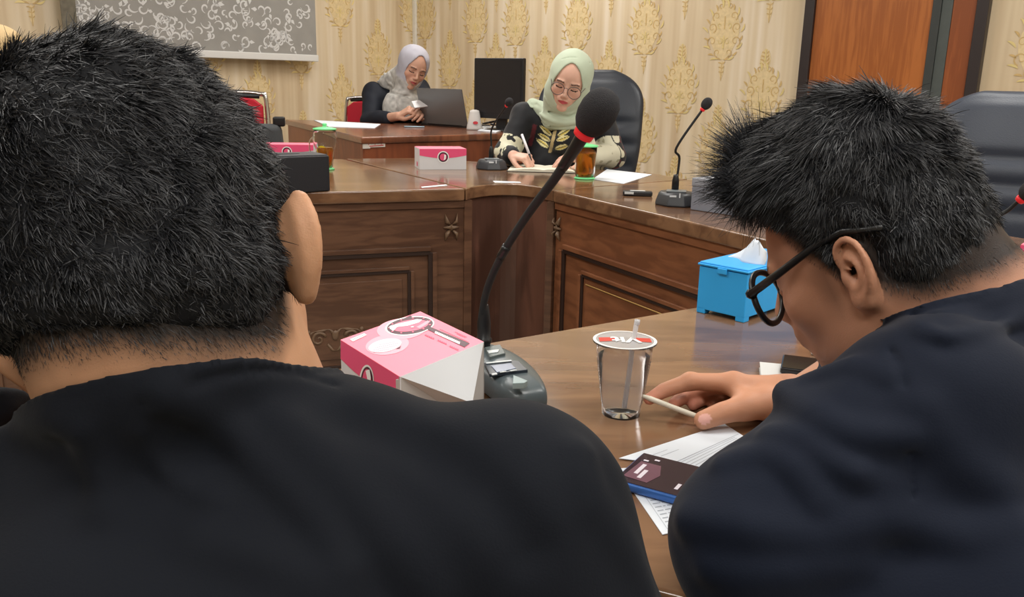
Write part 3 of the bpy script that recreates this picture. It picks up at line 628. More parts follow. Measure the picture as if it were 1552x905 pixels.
for s in(-1,1): w.add([(s*.0285,.006,.0872),(s*.012,.008,.0872),(s*.006,.002,.0872),(s*.012,-.006,.0872),(s*.0285,-.009,.0872)],[(0,1,2,3,4)])
w.build('lid_patch',mat('lid_red',(204,62,50),.4),t)
textobj('lettering','Vit',.027,WPR,t,TR((.001,-.001,.0875),R_(180)))
w=MB();w.tube([(.004,.006,.006),(.010,.003,.086),(.0125,.002,.109)],.0028,12);w.tube([(.0125,.002,.104),(.0128,.002,.1095)],.0032,12);w.build('straw',mat('clear_straw',(225,225,228),.15,alpha=.55),t,smooth=True)
# --- glass mugs with green lids
GRN=mat('mint_green_plastic',(122,226,150),.4);TEA=mat('tea',(196,120,20),.0,trans=.8,ior=1.33);GLASS=mat('glass',(245,250,250),.02,trans=1,ior=1.2)
def mug(label,loc,s,fill,rx,handle,lemon=True,rz=0):
    t=thing('glass_mug',label,'glass mug',tuple(loc),rz,'glass mugs of tea with mint green lids')
    p=[(.030,.006),(.036,.01),(.040,.03),(.041,.07),(.044,.10),(.045,.125)] if rx==0 else [(.022,.006),(.026,.012),(.030,.04),(.0335,.07),(.042,.09),(.0465,.115),(.044,.14),(.041,.15)]
    p=[(r*s,z*s) for r,z in p]
    w=MB();w.lathe(p+[(r-.0022,z) for r,z in p[::-1][:-1]]+[(p[0][0]-.002,p[0][1]+.004)],32);w.build('glass_body',GLASS,t,smooth=True)
    zf=p[-1][1]*fill;q=[(r-.003,z) for r,z in p if z<zf];q=[(q[0][0],q[0][1]+.006)]+q[1:]
    w=MB();w.lathe(q+[(q[-1][0],zf),(.0002,zf)],28);w.build('tea',TEA,t,smooth=True)
    zt_=p[-1][1];rt_=p[-1][0]
    w=MB();w.lathe([(rt_+.002,zt_),(rt_+.004,zt_+.002),(rt_+.003,zt_+.006),(rt_*.6,zt_+.010),(.009,zt_+.012),(.007,zt_+.016),(.010,zt_+.022),(.006,zt_+.026),(.0003,zt_+.027)],28);w.build('lid',GRN,t,smooth=True)
    w=MB();w.lathe([(.02*s,0),(p[0][0]+.010,0),(p[0][0]+.012,.004),(p[0][0]+.004,.008),(.02*s,.008)],28);w.build('coaster',GRN,t,smooth=True)
    if lemon:
        w=MB();w.lathe([(.003,0),(.018*s,0),(.018*s,.004),(.003,.004)],20,T=TR((-.012,-.012,zf-.012),rx=R_(70),ry=R_(20)));w.build('lemon_slice',mat('lemon_yellow',(244,214,20),.4),t,smooth=True)
    a=R_(handle);w=MB();w.tube(spline([(p[1][0]*math.cos(a)*1.1,p[1][0]*math.sin(a)*1.1,zt_*.25),((rt_+.02)*math.cos(a),(rt_+.02)*math.sin(a),zt_*.4),((rt_+.022)*math.cos(a),(rt_+.022)*math.sin(a),zt_*.7),(rt_*.98*math.cos(a),rt_*.98*math.sin(a),zt_*.85)],6),.004,8,flat=.7);w.build('handle',GLASS,t,smooth=True)
    return t
p=at(494,257);mug('clear glass mug with tea and lemon slice behind the black tissue box',p,1.05,.56,1,170)
p=at(886,271);mug('glass mug full of amber tea in front of the woman in green headscarf',p,.98,.86,0,200,lemon=False)
# --- papers
def sheet(name,label,corners,z,cat='paper',group=None,m=None,th=.0006,lines=None):
    """paper lying at height z, corners given as plan points"""
    c=np.mean(corners,0);t=thing(name,label,cat,(c[0],c[1],z),0,group)
    w=MB();w.prism([tuple(np.array(p)-c) for p in corners],0,th);w.build('page',m or PAPER,t)
    if lines:
        w=MB();P=[np.array(p)-c for p in corners]
        def uvp(u,v): q=P[0]*(1-u)*(1-v)+P[1]*u*(1-v)+P[2]*u*v+P[3]*(1-u)*v;return (q[0],q[1],th+.0002)
        for u0,v0,u1,v1 in lines: w.add([uvp(u0,v0),uvp(u1,v0),uvp(u1,v1),uvp(u0,v1)],[(0,1,2,3)])
        w.build('print',INK,t)
    return t
a=[v2(at(x,y)) for x,y in((898,272),(945,279),(988,265),(920,257))]
sheet('paper_sheet','white paper sheet beside the amber tea mug on the corner table',a,.7505,th=.001)
a=[v2(at(x,y,ZD+.001)) for x,y in((498,192.5),(568,194.5),(577,188.5),(476,182.5))]
sheet('paper_sheet','loose white papers on the left part of the rear desk',a,ZD+.0005,th=.003)
a=[v2(at(x,y)) for x,y in((612,280),(640,285),(684,281),(655,278.5))]
sheet('paper_sheet','thin white slip on the left table edge below the small pink box',[v2(at(x,y)) for x,y in((638,283.5),(640,285),(678,281.5),(676,280))],.7505,th=.0006)
sheet('paper_sheet','narrow white slip at the concave edge of the corner table',[v2(at(x,y)) for x,y in((747,274.5),(750,277),(790,277.5),(788,276))],.7505,th=.0006)
# near documents
ln=[];rr=random.Random(7)
for r_ in range(16):
    v=.08+.052*r_;u=.08
    while u<.9:
        d_u=rr.uniform(.02,.07);ln.append((u,v,min(u+d_u,.93),v+.014));u+=d_u+.012
ln+=[(.06,.05,.94,.054),(.06,.93,.94,.934),(.06,.05,.064,.93),(.936,.05,.94,.93),(.3,.05,.303,.93),(.6,.05,.603,.93)]
A4=[v2(at(x,y)) for x,y in((1003,812),(936,712),(945,690),(1085,735))]
def a4(c,ang,L=.297,W=.21): return [c+np.array(rot2(p,ang)) for p in((-L/2,-W/2),(L/2,-W/2),(L/2,W/2),(-L/2,W/2))]
sheet('document_page','printed table page lying partly under the blue phone between the two men',[v2(at(1004,812)),v2(at(1175,772)),v2(at(1118,694)),v2(at(936,712))],.7505,group=None,lines=ln)
ln2=[(.3,.0,.305,1.0),(.305,.02,.32,.25)]+[(a+.33,b,c+.30 if c+.30<.98 else .98,d) for a,b,c,d in ln if a<.6]+[(.08,.1+.03*k,.2,.107+.03*k) for k in range(5)]
sheet('document_page','curled printed page under the hand and behind the blue phone',[v2(at(938,697)),v2(at(1098,645)),v2(at(1140,672)),v2(at(1080,715))],.7513,lines=[(.05,.55,.98,.565),(.06,.60,.9,.61),(.06,.66,.9,.67),(.06,.72,.9,.73),(.06,.78,.9,.79),(.06,.84,.9,.85),(.15,.2,.3,.21),(.15,.3,.35,.31)])
# --- blue phone
pc=[v2(at(x,y,.762)) for x,y in((942,702),(974,683),(1078,709),(1040,742))]
ux=(pc[2]-pc[1]);lp=.152;ux=ux/np.linalg.norm(ux);uy=np.array([-ux[1],ux[0]]);wp=.072
o0=pc[0]
o0=pc[1]-uy*wp
t=thing('smartphone','blue edged smartphone with a lit music screen lying on the printed pages','phone',(o0[0],o0[1],.7522),math.atan2(ux[1],ux[0]))
w=MB();w.box((lp/2,wp/2,.0042),(lp,wp,.0084));w.build('phone_body',mat('phone_blue',(58,104,176),.3,metal=.3),t,bevel=.003,seg=3)
w=MB();w.box((lp/2,wp/2,.0086),(lp-.005,wp-.005,.0006));w.build('screen',mat('screen_dark_plum',(52,38,46),.12,emit=.25),t)
w=MB();z=.0092
w.add([(.006,.012,z),(.03,.010,z),(.035,.03,z),(.028,.05,z),(.008,.05,z)],[(0,1,2,3,4)],1)
for x0_,y0_,x1_,y1_,mi in((.012,.022,.016,.045,0),(.018,.015,.022,.034,0),(.055,.012,.0585,.024,0),(.075,.008,.079,.056,0),(.093,.008,.097,.05,0),(.112,.006,.116,.03,0),(.064,.01,.066,.03,2),(.084,.012,.086,.04,2),(.104,.012,.106,.04,2),(.009,.052,.014,.055,0),(.018,.058,.023,.061,0)):
    w.add([(x0_,y0_,z+.0002),(x1_,y0_,z+.0002),(x1_,y1_,z+.0002),(x0_,y1_,z+.0002)],[(0,1,2,3)],mi)
for x,y,r_,mi in((.098,.0045+.003,.005,0),(.117,.0045+.003,.005,0),(.081,.008,.003,3)): w.add([(x+r_*math.cos(2*math.pi*i/14),y+r_*math.sin(2*math.pi*i/14),z+.0004) for i in range(14)],[tuple(range(14))],mi)
w.build('screen_picture',[mat('screen_white',(214,206,214),.3,emit=.3),mat('screen_rose',(110,74,88),.3,emit=.2),mat('screen_grey',(104,92,100),.3,emit=.2),mat('screen_orange',(190,100,90),.3,emit=.2)],t)
w=MB()
for x0_,l in((.07,.016),(.092,.024)): w.box((x0_,-.0004,.005),(l,.0014,.0025))
w.build('side_button',mat('phone_button_navy',(28,48,96),.35),t,bevel=.0005)
# --- notebook and phone near the chin, small white item with keys
pc=[at(x,y,.76) for x,y in((1163,574),(1202,552),(1275,560),(1240,588))];c=np.mean(pc,0)
t=thing('notebook','small white notebook under the black phone near the bowed face','notebook',(c[0],c[1],.75),R_(-14))
w=MB();w.box((0,0,.0045),(.105,.075,.007));w.build('page_block',mat('notebook_pages',(224,224,220),.6),t,bevel=.001);w=MB();w.box((0,0,.001),(.108,.078,.0016));w.box((0,0,.0086),(.108,.078,.0014));w.build('cover',mat('notebook_cover',(206,206,204),.5),t,bevel=.0005)
c2=at(1232,553,.768)
t=thing('smartphone','plain black smartphone resting on the small white notebook','phone',(c2[0]+.01,c2[1],.7594),R_(-20))
w=MB();w.box((0,0,.004),(.095,.06,.0075));w.build('phone_body',mat('phone_black_edge',(40,40,42),.25),t,bevel=.002);w=MB();w.box((0,0,.0081),(.091,.056,.0006));w.build('screen',mat('phone_black_glass',(28,24,24),.08),t)
c3=at(1248,534,.755);t=thing('remote_key','small white remote with printed marks beside the black phone','remote',(c3[0],c3[1],.75),R_(-28))
w=MB();w.box((0,0,.004),(.032,.014,.008));w.build('remote_body',mat('remote_white',(228,230,232),.4),t,bevel=.003);w=MB();w.box((-.006,0,.0085),(.007,.006,.0006));w.box((.005,0,.0085),(.006,.006,.0006));w.build('button',INK,t)
c3=at(1237,523,.755);t=thing('usb_plug','small black and silver plug beside the white remote','plug',(c3[0],c3[1],.75),R_(-20))
w=MB();w.box((0,0,.003),(.016,.008,.006));w.build('plug_body',BLK,t,bevel=.001);w=MB();w.box((.010,0,.004),(.007,.006,.003));w.build('plug_tip',STEEL,t)
# --- voice recorder
c=at(966,297);t=thing('voice_recorder','small black and silver voice recorder lying on the right table','recorder',(c[0],c[1],.75),R_(-6))
w=MB();w.box((0,0,.009),(.098,.034,.016));w.build('recorder_body',mat('recorder_dark',(44,44,46),.35),t,bevel=.005,seg=3)
w=MB();w.box((-.028,-.0175,.011),(.03,.002,.008));w.box((.0,0,.0176),(.05,.02,.001));w.build('silver_panel',SV,t,bevel=.0006)
# --- lady's notebook
c=at(828,258);t=thing('notebook','open cream notebook under the writing hands','notebook',(c[0]-.01,c[1]-.0,.75),R_(-4))
w=MB()
for s in(-1,1):
    V=[];n=8
    for i in range(n+1):
        x=s*.145*i/n;z=.006+.010*math.sin(math.pi*min(1,(i/n)*.9+.12))*(1-.5*i/n);V+=[(x,-.10,z),(x,.10,z),(x,.10,.002),(x,-.10,.002)]
    Fc=[]
    for i in range(n):
        for j in range(4): Fc.append((4*i+j,4*i+4+j,4*i+4+(j+1)%4,4*i+(j+1)%4))
    Fc+=[(0,1,2,3),(4*n+3,4*n+2,4*n+1,4*n)];w.add(V,Fc)
w.build('page_block',mat('cream_pages',(226,222,204),.6),t)
w=MB();w.box((0,0,.001),(.30,.208,.002));w.build('cover',mat('notebook_black_cover',(30,30,32),.5),t)
# --- rear desk things
def onD(x,y): return at(x,y,ZD)
p0=onD(641,189.5);p1=onD(712,194.5);dd=(p1-p0)[:2];Lw=.40;rz=math.atan2(dd[1],dd[0])
t=thing('laptop','open grey laptop on the rear desk with its lid back towards us','laptop',(p0[0],p0[1],ZD),rz)
SG=mat('laptop_grey',(112,112,112),.35,metal=.5)
w=MB();w.box((Lw/2-.02,.11,.008),(Lw,.22,.016));w.build('keyboard_base',mat('laptop_base_dark',(46,46,48),.4),t,bevel=.003)
w=MB();w.box((Lw/2,0,.115),(Lw,.007,.225),TR((0,0,.008),rx=R_(14)));o=w.build('screen_lid',SG,t,bevel=.003)
w=MB();w.box((Lw/2,.004,.118),(Lw-.02,.001,.2),TR((0,0,.008),rx=R_(14)));w.build('screen',BLK,t)
w=MB();w.tube([(.05,0,.012),(Lw-.05,0,.012)],.006,10);w.build('hinge',BLK,t)
# monitor
c=far(757,132,onD(757,200)[1]+.12);ry=R_(-34)
t=thing('monitor','black desktop monitor standing on the rear desk left of the woman in green headscarf','monitor',(c[0],c[1],ZD),ry)
Hm=far(757,88,c[1])[2]-ZD;Lm=far(757,180,c[1])[2]-ZD
MBK=mat('monitor_black',(30,30,33),.4)
w=MB();w.box((0,0,(Hm+Lm)/2),(.345,.03,Hm-Lm));w.build('display_housing',MBK,t,bevel=.006)
w=MB();w.box((0,-.0155,(Hm+Lm)/2+.008),(.317,.002,Hm-Lm-.045));w.build('screen',mat('monitor_off',(36,35,38),.25),t)
w=MB();w.box((0,.03,Lm/2+.03),(.07,.025,Lm+.1));w.build('stand_neck',MBK,t,bevel=.004)
w=MB();w.lathe([(.10,0),(.10,.006),(.05,.014),(.03,.016)],28,sy=.7);w.build('stand_base',MBK,t,smooth=True)
# keyboard and papers
c=onD(766,196);t=thing('keyboard','white keyboard lying in front of the black monitor','keyboard',(c[0],c[1]+.02,ZD),R_(20))
w=MB();w.box((0,0,.006),(.30,.11,.012));w.build('keyboard_body',mat('keyboard_white',(216,218,220),.5),t,bevel=.003)
w=MB()
for i in range(12):
    for j in range(4): w.box((-.13+.0236*i,-.035+.023*j,.014),(.019,.018,.005))
w.build('keys',mat('key_grey',(186,188,190),.5),t,bevel=.001)
a=[onD(x,y)[:2] for x,y in((724,199),(752,202),(760,199),(734,196))];sheet('paper_sheet','folded white paper beside the white air freshener on the rear desk',a,ZD+.0004,th=.006)
c=onD(753,191);t=thing('tangled_earphones','small dark cable and beige bits lying under the monitor','cable',(c[0],c[1],ZD))
w=MB();w.tube(spline([(-.09,0,.012),(-.05,.03,.02),(0,-.01,.03),(.03,.03,.015),(.07,-.02,.02),(.02,-.03,.01),(-.04,-.02,.012)],8),.007,8);w.build('cord',BLK,t,smooth=True)
w=MB();w.sph((.02,-.02,.014),(.045,.02,.014),12);w.build('pouch',mat('beige_pouch',(206,178,140),.6),t,smooth=True)
# air freshener
c=onD(719,197);t=thing('air_freshener','white tapered plastic dispenser with a small red badge beside the laptop','dispenser',(c[0],c[1],ZD),R_(15))
w=MB();w.lathe([(.046,0),(.047,.01),(.030,.10),(.026,.112),(.012,.116)],24,sy=.6);w.build('dispenser_body',mat('dispenser_white',(206,202,198),.45),t,smooth=True)
w=MB();w.lathe([(.015,0),(.015,.003)],20,sy=.6,T=TR((0,-.0275,.042),rx=R_(82)));w.build('badge',mat('badge_red',(190,50,60),.4),t)
# mouse
c=onD(578,186);t=thing('computer_mouse','pink computer mouse on the rear desk beside the dark sleeve','mouse',(c[0],c[1],ZD),R_(-15))
w=MB();n=24
w.lathe([(.001,.052),(.02,.050),(.035,.042),(.044,.028),(.048,.012),(.046,.0)][::-1],n,sx=1.35,sy=.85);w.build('mouse_shell',mat('mouse_pale_pink',(226,170,178),.4),t,smooth=True)
w=MB();w.lathe([(.001,.0535),(.014,.0525),(.026,.0482),(.028,.045)][::-1],n,sx=1.4,sy=.8,T=TR((.006,-.004,0)));w.build('top_cover',mat('mouse_pink',(236,120,146),.35),t,smooth=True)
c=onD(628,193.5);t=thing('pen','thin pale pen lying on the rear desk in front of the laptop','pen',(c[0],c[1],ZD),R_(5));w=MB();w.tube([(-.06,0,.005),(.06,0,.005)],.0045,8);w.build('pen_barrel',mat('pen_pale_blue',(150,176,190),.4),t,smooth=True)
# --- red stacking chairs
RED=mat('red_vinyl',(176,24,44),.5,spec=.4);CHR=mat('chrome',(210,210,212),.12,metal=1)
def red_chair(label,loc,rz,zt=.90):
    t=thing('stacking_chair',label,'chair',(loc[0],loc[1],0),rz,'red chairs along the back of the room')
    w=MB();w.box((0,.0,.455),(.44,.42,.06));w.build('seat',RED,t,bevel=.02,seg=3)
    w=MB()
    V=[];n=8
    for y_ in(-.012,.022):
        for i in range(n+1):
            x=-.19+.38*i/n;V+=[(x,.21+y_+.012*math.cos(x*8),.56),(x,.225+y_+.02*math.cos(x*8),zt-.03+.018*math.cos(x*7)-(.03 if i in(0,n) else 0))]
    Fc=[]
    for k in(0,1):
        o_=k*2*(n+1)
        for i in range(n): f=(o_+2*i,o_+2*i+2,o_+2*i+3,o_+2*i+1);Fc.append(f if k==0 else f[::-1])
    m=2*(n+1)
    for i in range(n): Fc.append((2*i+1,2*i+3,m+2*i+3,m+2*i+1));Fc.append((2*i,m+2*i,m+2*i+2,2*i+2))
    Fc+=[(0,1,m+1,m),(2*n,m+2*n,m+2*n+1,2*n+1)];w.add(V,Fc);w.build('backrest',RED,t,bevel=.008)
    w=MB();w.tube(spline([(-.215,.215,.42),(-.215,.225,.62),(-.205,.25,zt-.04),(-.17,.258,zt+.005),(0,.265,zt+.012),(.17,.258,zt+.005),(.205,.25,zt-.04),(.215,.225,.62),(.215,.215,.42)],6),.0125,10);w.build('back_frame',CHR,t,smooth=True)
    w=MB();w.tube([(-.17,.245,zt-.01),(0,.252,zt-.002),(.17,.245,zt-.01)],.010,8);w.build('top_trim',BLK,t,smooth=True)
    for sx in(-1,1):
        for sy in(-1,1): w=MB();w.tube([(sx*.20,sy*.19,.43),(sx*.215,sy*.22,.0)],.0115,10);w.build('leg',CHR,t,smooth=True)
    return t
c=far(533,170,6.25);zt_=far(533,146,6.25)[2]
wy=6.15
red_chair('red padded chair with chrome frame behind the woman in grey headscarf',(far(548,170,6.1)[0],6.05),R_(-12),zt=far(533,148,6.25)[2]-.01)
c=far(378,160,4.6);red_chair('red chair back showing just past the hair of the near man',(c[0]-.10,c[1]-.2),R_(8),zt=far(378,141,4.6)[2]-.01)
# dark grey bag on a chair, left of the rear desk
c=far(404,205,4.1)
t=thing('grey_bag','dark grey cloth bag with a black top handle behind the pink topped box','bag',(c[0],c[1],.0),R_(10))
FB=mat('bag_grey_cloth',(62,64,66),.8,bump=.3,bscale=150)
zb=.46;zt_=far(404,188,4.1)[2]
w=MB();w.box((-.03,0,(zb+zt_)/2),(.26,.16,zt_-zb),taper=.75);w.build('bag_body',FB,t,bevel=.03,seg=3)
w=MB();w.box((.06,0,zt_+.012),(.055,.05,.045));w.build('handle',BLK,t,bevel=.008)
w=MB();w.box((-.03,0,.44),(.42,.40,.04));w.build('stool_seat',FB,t,bevel=.01)
for sx in(-1,1):
    for sy in(-1,1): w=MB();w.tube([(-.03+sx*.17,sy*.16,.43),(-.03+sx*.18,sy*.17,0)],.012,8);w.build('stool_leg',CHR,t)
# --- executive chairs
LTH=mat('black_leather',(44,48,56),.38,spec=.5,bump=.25,bscale=260)
def exec_chair(label,loc,rz,ztop,wd=.50,lth=None):
    t=thing('executive_chair',label,'chair',(loc[0],loc[1],0),rz,'black leather executive chairs')
    lth=lth or LTH
    zb=.52;n=13;m=26;V=[];Fc=[]
    def hw(v):    # half width along the height
        return wd/2*(.80+.20*math.sin(min(1,v/.55)*math.pi/2))*(1 if v<.72 else math.sqrt(max(.0,1-((v-.72)/.30)**2.4)))
    def yb(v): return .24+.10*v-.04*math.sin(v*math.pi)
    for side in(0,1):
        for j in range(m+1):
            v=j/m;z=zb+(ztop-zb)*v;h=max(hw(v),.02)
            for i in range(n+1):
                u=-1+2*i/n;pad=.05*(1-abs(u)**3)*(1 if v<.95 else .6)
                rib=0
                if side==0:
                    for vr in(.30,.46,.62): rib-=.020*math.exp(-((v-vr)/.022)**2)*(1-abs(u)**4)
                V.append((u*h,yb(v)+(-pad-rib*1.0 if side==0 else .035+.03*(1-abs(u)**2)) - (.03*abs(u)**2),z))
    S=(n+1)*(m+1)
    for k in(0,1):
        for j in range(m):
            for i in range(n):
                a=k*S+j*(n+1)+i;f=(a,a+1,a+n+2,a+n+1);Fc.append(f if k==0 else f[::-1])
    for j in range(m):
        for i in(0,n):
            a=j*(n+1)+i;b=a+n+1;f=(a,b,S+b,S+a);Fc.append(f if i==0 else f[::-1])
    for j in(0,m):
        for i in range(n):
            a=j*(n+1)+i;f=(a,a+1,S+a+1,S+a);Fc.append(f[::-1] if j==0 else f)
    w=MB();w.add(V,Fc);w.build('backrest',lth,t,smooth=True,sub=1)
    w=MB();w.box((0,-.02,.47),(wd*.96,.50,.11));w.build('seat',lth,t,bevel=.04,seg=4)
    for s in(-1,1):
        w=MB();w.tube(spline([(s*wd*.52,.24,.48),(s*wd*.56,.20,.66),(s*wd*.56,.0,.68),(s*wd*.56,-.14,.66),(s*wd*.54,-.16,.50)],6),.022,10);w.build('armrest',BLK,t,smooth=True)
    w=MB();w.lathe([(.035,.10),(.03,.42)],16);w.build('gas_column',CHR,t,smooth=True)
    for k in range(5):
        a=2*math.pi*k/5+.3;w=MB();w.tube([(0,0,.12),(.30*math.cos(a),.30*math.sin(a),.075)],[.03,.018],8);w.build('base_leg',BLK,t)
        w=MB();w.lathe([(.02,-.012),(.028,-.008),(.028,.008),(.02,.012)],14,T=TR((.30*math.cos(a),.30*math.sin(a),.028),rz=a,rx=R_(90)));w.build('caster',BLK,t,smooth=True)
    return t
cl=far(889,200,4.30);exec_chair('tall black leather executive chair behind the woman in green headscarf',(cl[0]-.05,4.08),R_(-14),far(889,104,4.30)[2],wd=.53)
cr_=far(1508,200,3.1);exec_chair('bluish black leather executive chair on the right behind the man with glasses',(cr_[0]-.10,2.85),R_(-30),far(1500,137,3.1)[2],wd=.50,lth=mat('blue_black_leather',(58,64,76),.42,spec=.5,bump=.25,bscale=260))
# ---------------------------------------------------------------- lights
LM=mat('lamp_diffuser',(255,252,246),.5,emit=1.6)
def ceiling_lamp(x,y,power,rz=R_(-42),size=(1.2,.6)):
    t=thing('ceiling_lamp','recessed rectangular ceiling lamp','lamp',(x,y,ZC),rz,'recessed ceiling lamps')
    w=MB();w.box((0,0,-.012),(size[0]+.06,size[1]+.06,.02));w.build('frame',mat('lamp_frame_white',(230,230,228),.5),t)
    w=MB();w.box((0,0,-.026),(size[0],size[1],.01));w.build('diffuser',LM,t)
    l=bpy.data.lights.new('ceiling_light','AREA');l.shape='RECTANGLE';l.size=size[0];l.size_y=size[1];l.energy=power*.5;l.color=(1,.975,.93)
    o=bpy.data.objects.new('ceiling_light',l);C.objects.link(o);o.location=(x,y,ZC-.04);o.rotation_euler=(0,0,rz)
for x,y,p in((-1.6,1.0,66),(.9,.6,66),(-.6,3.6,80),(2.0,3.0,80),(-.3,5.8,85),(-2.6,3.4,70),(-.4,-1.2,80),(1.9,-1.0,60),(3.2,.8,70)): ceiling_lamp(x,y,p)
wd_=bpy.data.worlds.new('world');bpy.context.scene.world=wd_;wd_.use_nodes=True
wd_.node_tree.nodes['Background'].inputs['Color'].default_value=(1,.97,.93,1);wd_.node_tree.nodes['Background'].inputs['Strength'].default_value=.25
vs=bpy.context.scene.view_settings;vs.view_transform='Standard';vs.look='None';vs.gamma=1;vs.exposure=-.22;vs.use_curve_mapping=False
# ---------------------------------------------------------------- implicit surfaces for bodies and cloth
f32=np.float32
def V3(*a): return np.array(a if len(a)>1 else a[0],dtype=f32)
def rc(a,b,ra,rb):                      # tapered limb
    a=V3(a);b=V3(b);ba=b-a;L2=float(ba@ba)+1e-12
    def f(P):
        h=np.clip((P-a)@ba/L2,0,1);q=P-a-h[:,None]*ba
        return np.sqrt((q*q).sum(1))-(ra+(rb-ra)*h)
    return f
def ell(c,r,A=None):
    c=V3(c);r=V3(r)
    def f(P):
        q=P-c
        if A is not None:q=q@A
        k0=np.sqrt(((q/r)**2).sum(1));k1=np.sqrt(((q/(r*r))**2).sum(1))+1e-9
        return k0*(k0-1)/k1
    return f
def poly_(pts,rad):
    pts=[V3(p) for p in pts];rad=[rad]*len(pts) if not hasattr(rad,'__len__') else rad
    fs=[rc(pts[i],pts[i+1],rad[i],rad[i+1]) for i in range(len(pts)-1)]
    def f(P):
        d=fs[0](P)
        for g in fs[1:]: d=np.minimum(d,g(P))
        return d
    return f
def loc_(f,O,A,s=1.):                   # evaluate f in a local frame (columns of A), scaled
    O=V3(O);A=np.asarray(A,f32)
    return lambda P:f(((P-O)@A)/f32(s))*f32(s)
def smin(a,b,k): h=np.maximum(k-np.abs(a-b),0)/k;return np.minimum(a,b)-h*h*k*.25
def smax(a,b,k): h=np.maximum(k-np.abs(a-b),0)/k;return np.maximum(a,b)+h*h*k*.25
_rng=np.random.RandomState(11);_G=_rng.rand(32,32,32).astype(f32)
def vnoise(P,sc):
    q=P*f32(sc)+f32(100.);i=np.floor(q).astype(np.int64);t=q-i;t=t*t*(3-2*t);i&=31;j=(i+1)&31
    g=lambda a,b,c:_G[a,b,c]
    x0,y0,z0=i.T;x1,y1,z1=j.T;tx,ty,tz=t.T
    return ((g(x0,y0,z0)*(1-tx)+g(x1,y0,z0)*tx)*(1-ty)+(g(x0,y1,z0)*(1-tx)+g(x1,y1,z0)*tx)*ty)*(1-tz)+((g(x0,y0,z1)*(1-tx)+g(x1,y0,z1)*tx)*(1-ty)+(g(x0,y1,z1)*(1-tx)+g(x1,y1,z1)*tx)*ty)*tz-.5
class Sdf:
    def __init__(s): s.ops=[];s.posts=[]
    def u(s,f,k=.01): s.ops.append((0,f,k));return s
    def s(s,f,k=.005): s.ops.append((1,f,k));return s
    def i(s,f,k=.005): s.ops.append((2,f,k));return s
    def post(s,f): s.posts.append(f);return s
    def full(s,P):
        d=np.full(len(P),.08,f32)
        for t,f,k in s.ops:
            e=f(P);d=smin(d,e,k) if t==0 else smax(d,-e,k) if t==1 else smax(d,e,k)
        for f in s.posts: d=f(P,d)
        return d
    def mesh(s,lo,hi,h):
        B=8;lo=np.array(lo,float);hi=np.array(hi,float);nb=np.ceil((hi-lo)/(B*h)).astype(int)
        I=np.stack(np.meshgrid(*[np.arange(n) for n in nb],indexing='ij'),-1).reshape(-1,3)
        cen=(lo+(I+.5)*B*h).astype(f32);diag=B*h*.87
        D=[f(cen) for t,f,k in s.ops];d=np.full(len(cen),.08+diag*3,f32)
        for (t,f,k),e in zip(s.ops,D): d=smin(d,e,k) if t==0 else smax(d,-e,k) if t==1 else smax(d,e,k)
        for f in s.posts: d=f(cen,d)
        act=np.abs(d)<diag*1.8+(.018 if s.posts else .006);I=I[act];D=[e[act] for e in D];nB=len(I)
        g=np.stack(np.meshgrid(*[np.arange(B+1)]*3,indexing='ij'),-1).reshape(-1,3);m=len(g)
        idx=(I[:,None,:]*B+g[None]);P=(lo+idx*h).astype(f32)
        val=np.full((nB,m),.08,f32)
        for (t,f,k),e in zip(s.ops,D):
            if t==2: b=np.arange(nB)
            else: b=np.nonzero(e<diag*2.6+k*1.5+.02)[0]
            if len(b)==0: continue
            v=f(P[b].reshape(-1,3)).reshape(len(b),m);c=val[b]
            val[b]=smin(c,v,k) if t==0 else smax(c,-v,k) if t==1 else smax(c,v,k)
        if s.posts:
            v=val.reshape(-1);Q=P.reshape(-1,3)
            for f in s.posts: v=f(Q,v)
            val=v.reshape(nB,m)
        val=val.reshape(nB,B+1,B+1,B+1)
        N=(nb*B+2).astype(np.int64)
        key=lambda X:(X[...,0]*N[1]+X[...,1])*N[2]+X[...,2]
        cs=[(a,b,c) for a in(0,1) for b in(0,1) for c in(0,1)]
        cv=[val[:,a:a+B,b:b+B,c:c+B].reshape(-1) for a,b,c in cs]
        neg=sum((v<0).astype(np.int8) for v in cv);mix=(neg>0)&(neg<8)
        gi=np.stack(np.meshgrid(*[np.arange(B)]*3,indexing='ij'),-1).reshape(-1,3)
        ci=(I[:,None,:]*B+gi[None]).reshape(-1,3)[mix];cv=np.stack([v[mix] for v in cv],1)
        acc=np.zeros((len(ci),3));cnt=np.zeros(len(ci));cs_=np.array(cs)
        for a in range(8):
            for ax in range(3):
                if cs[a][ax]==0:
                    b_=list(cs[a]);b_[ax]=1;b=cs.index(tuple(b_));va,vb=cv[:,a],cv[:,b];x=(va<0)!=(vb<0)
                    t=np.where(x,va/(va-vb+1e-20),0);p=np.repeat(cs_[a][None].astype(float),len(ci),0);p[:,ax]+=t
                    acc+=p*x[:,None];cnt+=x
        vert=lo+(ci+acc/cnt[:,None])*h
        K=key(ci);o=np.argsort(K);Ks=K[o]
        F_=[]
        for ax in range(3):
            b_=[0,0,0];b_[ax]=1;b=cs.index(tuple(b_));v0,v1=cv[:,0],cv[:,b];x=np.nonzero((v0<0)!=(v1<0))[0]
            a1,a2=(ax+1)%3,(ax+2)%3;q=[]
            ok=np.ones(len(x),bool)
            for d1,d2 in((0,0),(1,0),(1,1),(0,1)):
                c=ci[x].copy();c[:,a1]-=d1;c[:,a2]-=d2;kk=key(c);p=np.searchsorted(Ks,kk);p=np.minimum(p,len(Ks)-1);ok&=Ks[p]==kk;q.append(o[p])
            q=np.stack(q,1)[ok];fl=(v0[x]<0)[ok];q[~fl]=q[~fl][:,::-1];F_.append(q)
        Fq=np.concatenate(F_)
        return vert,Fq
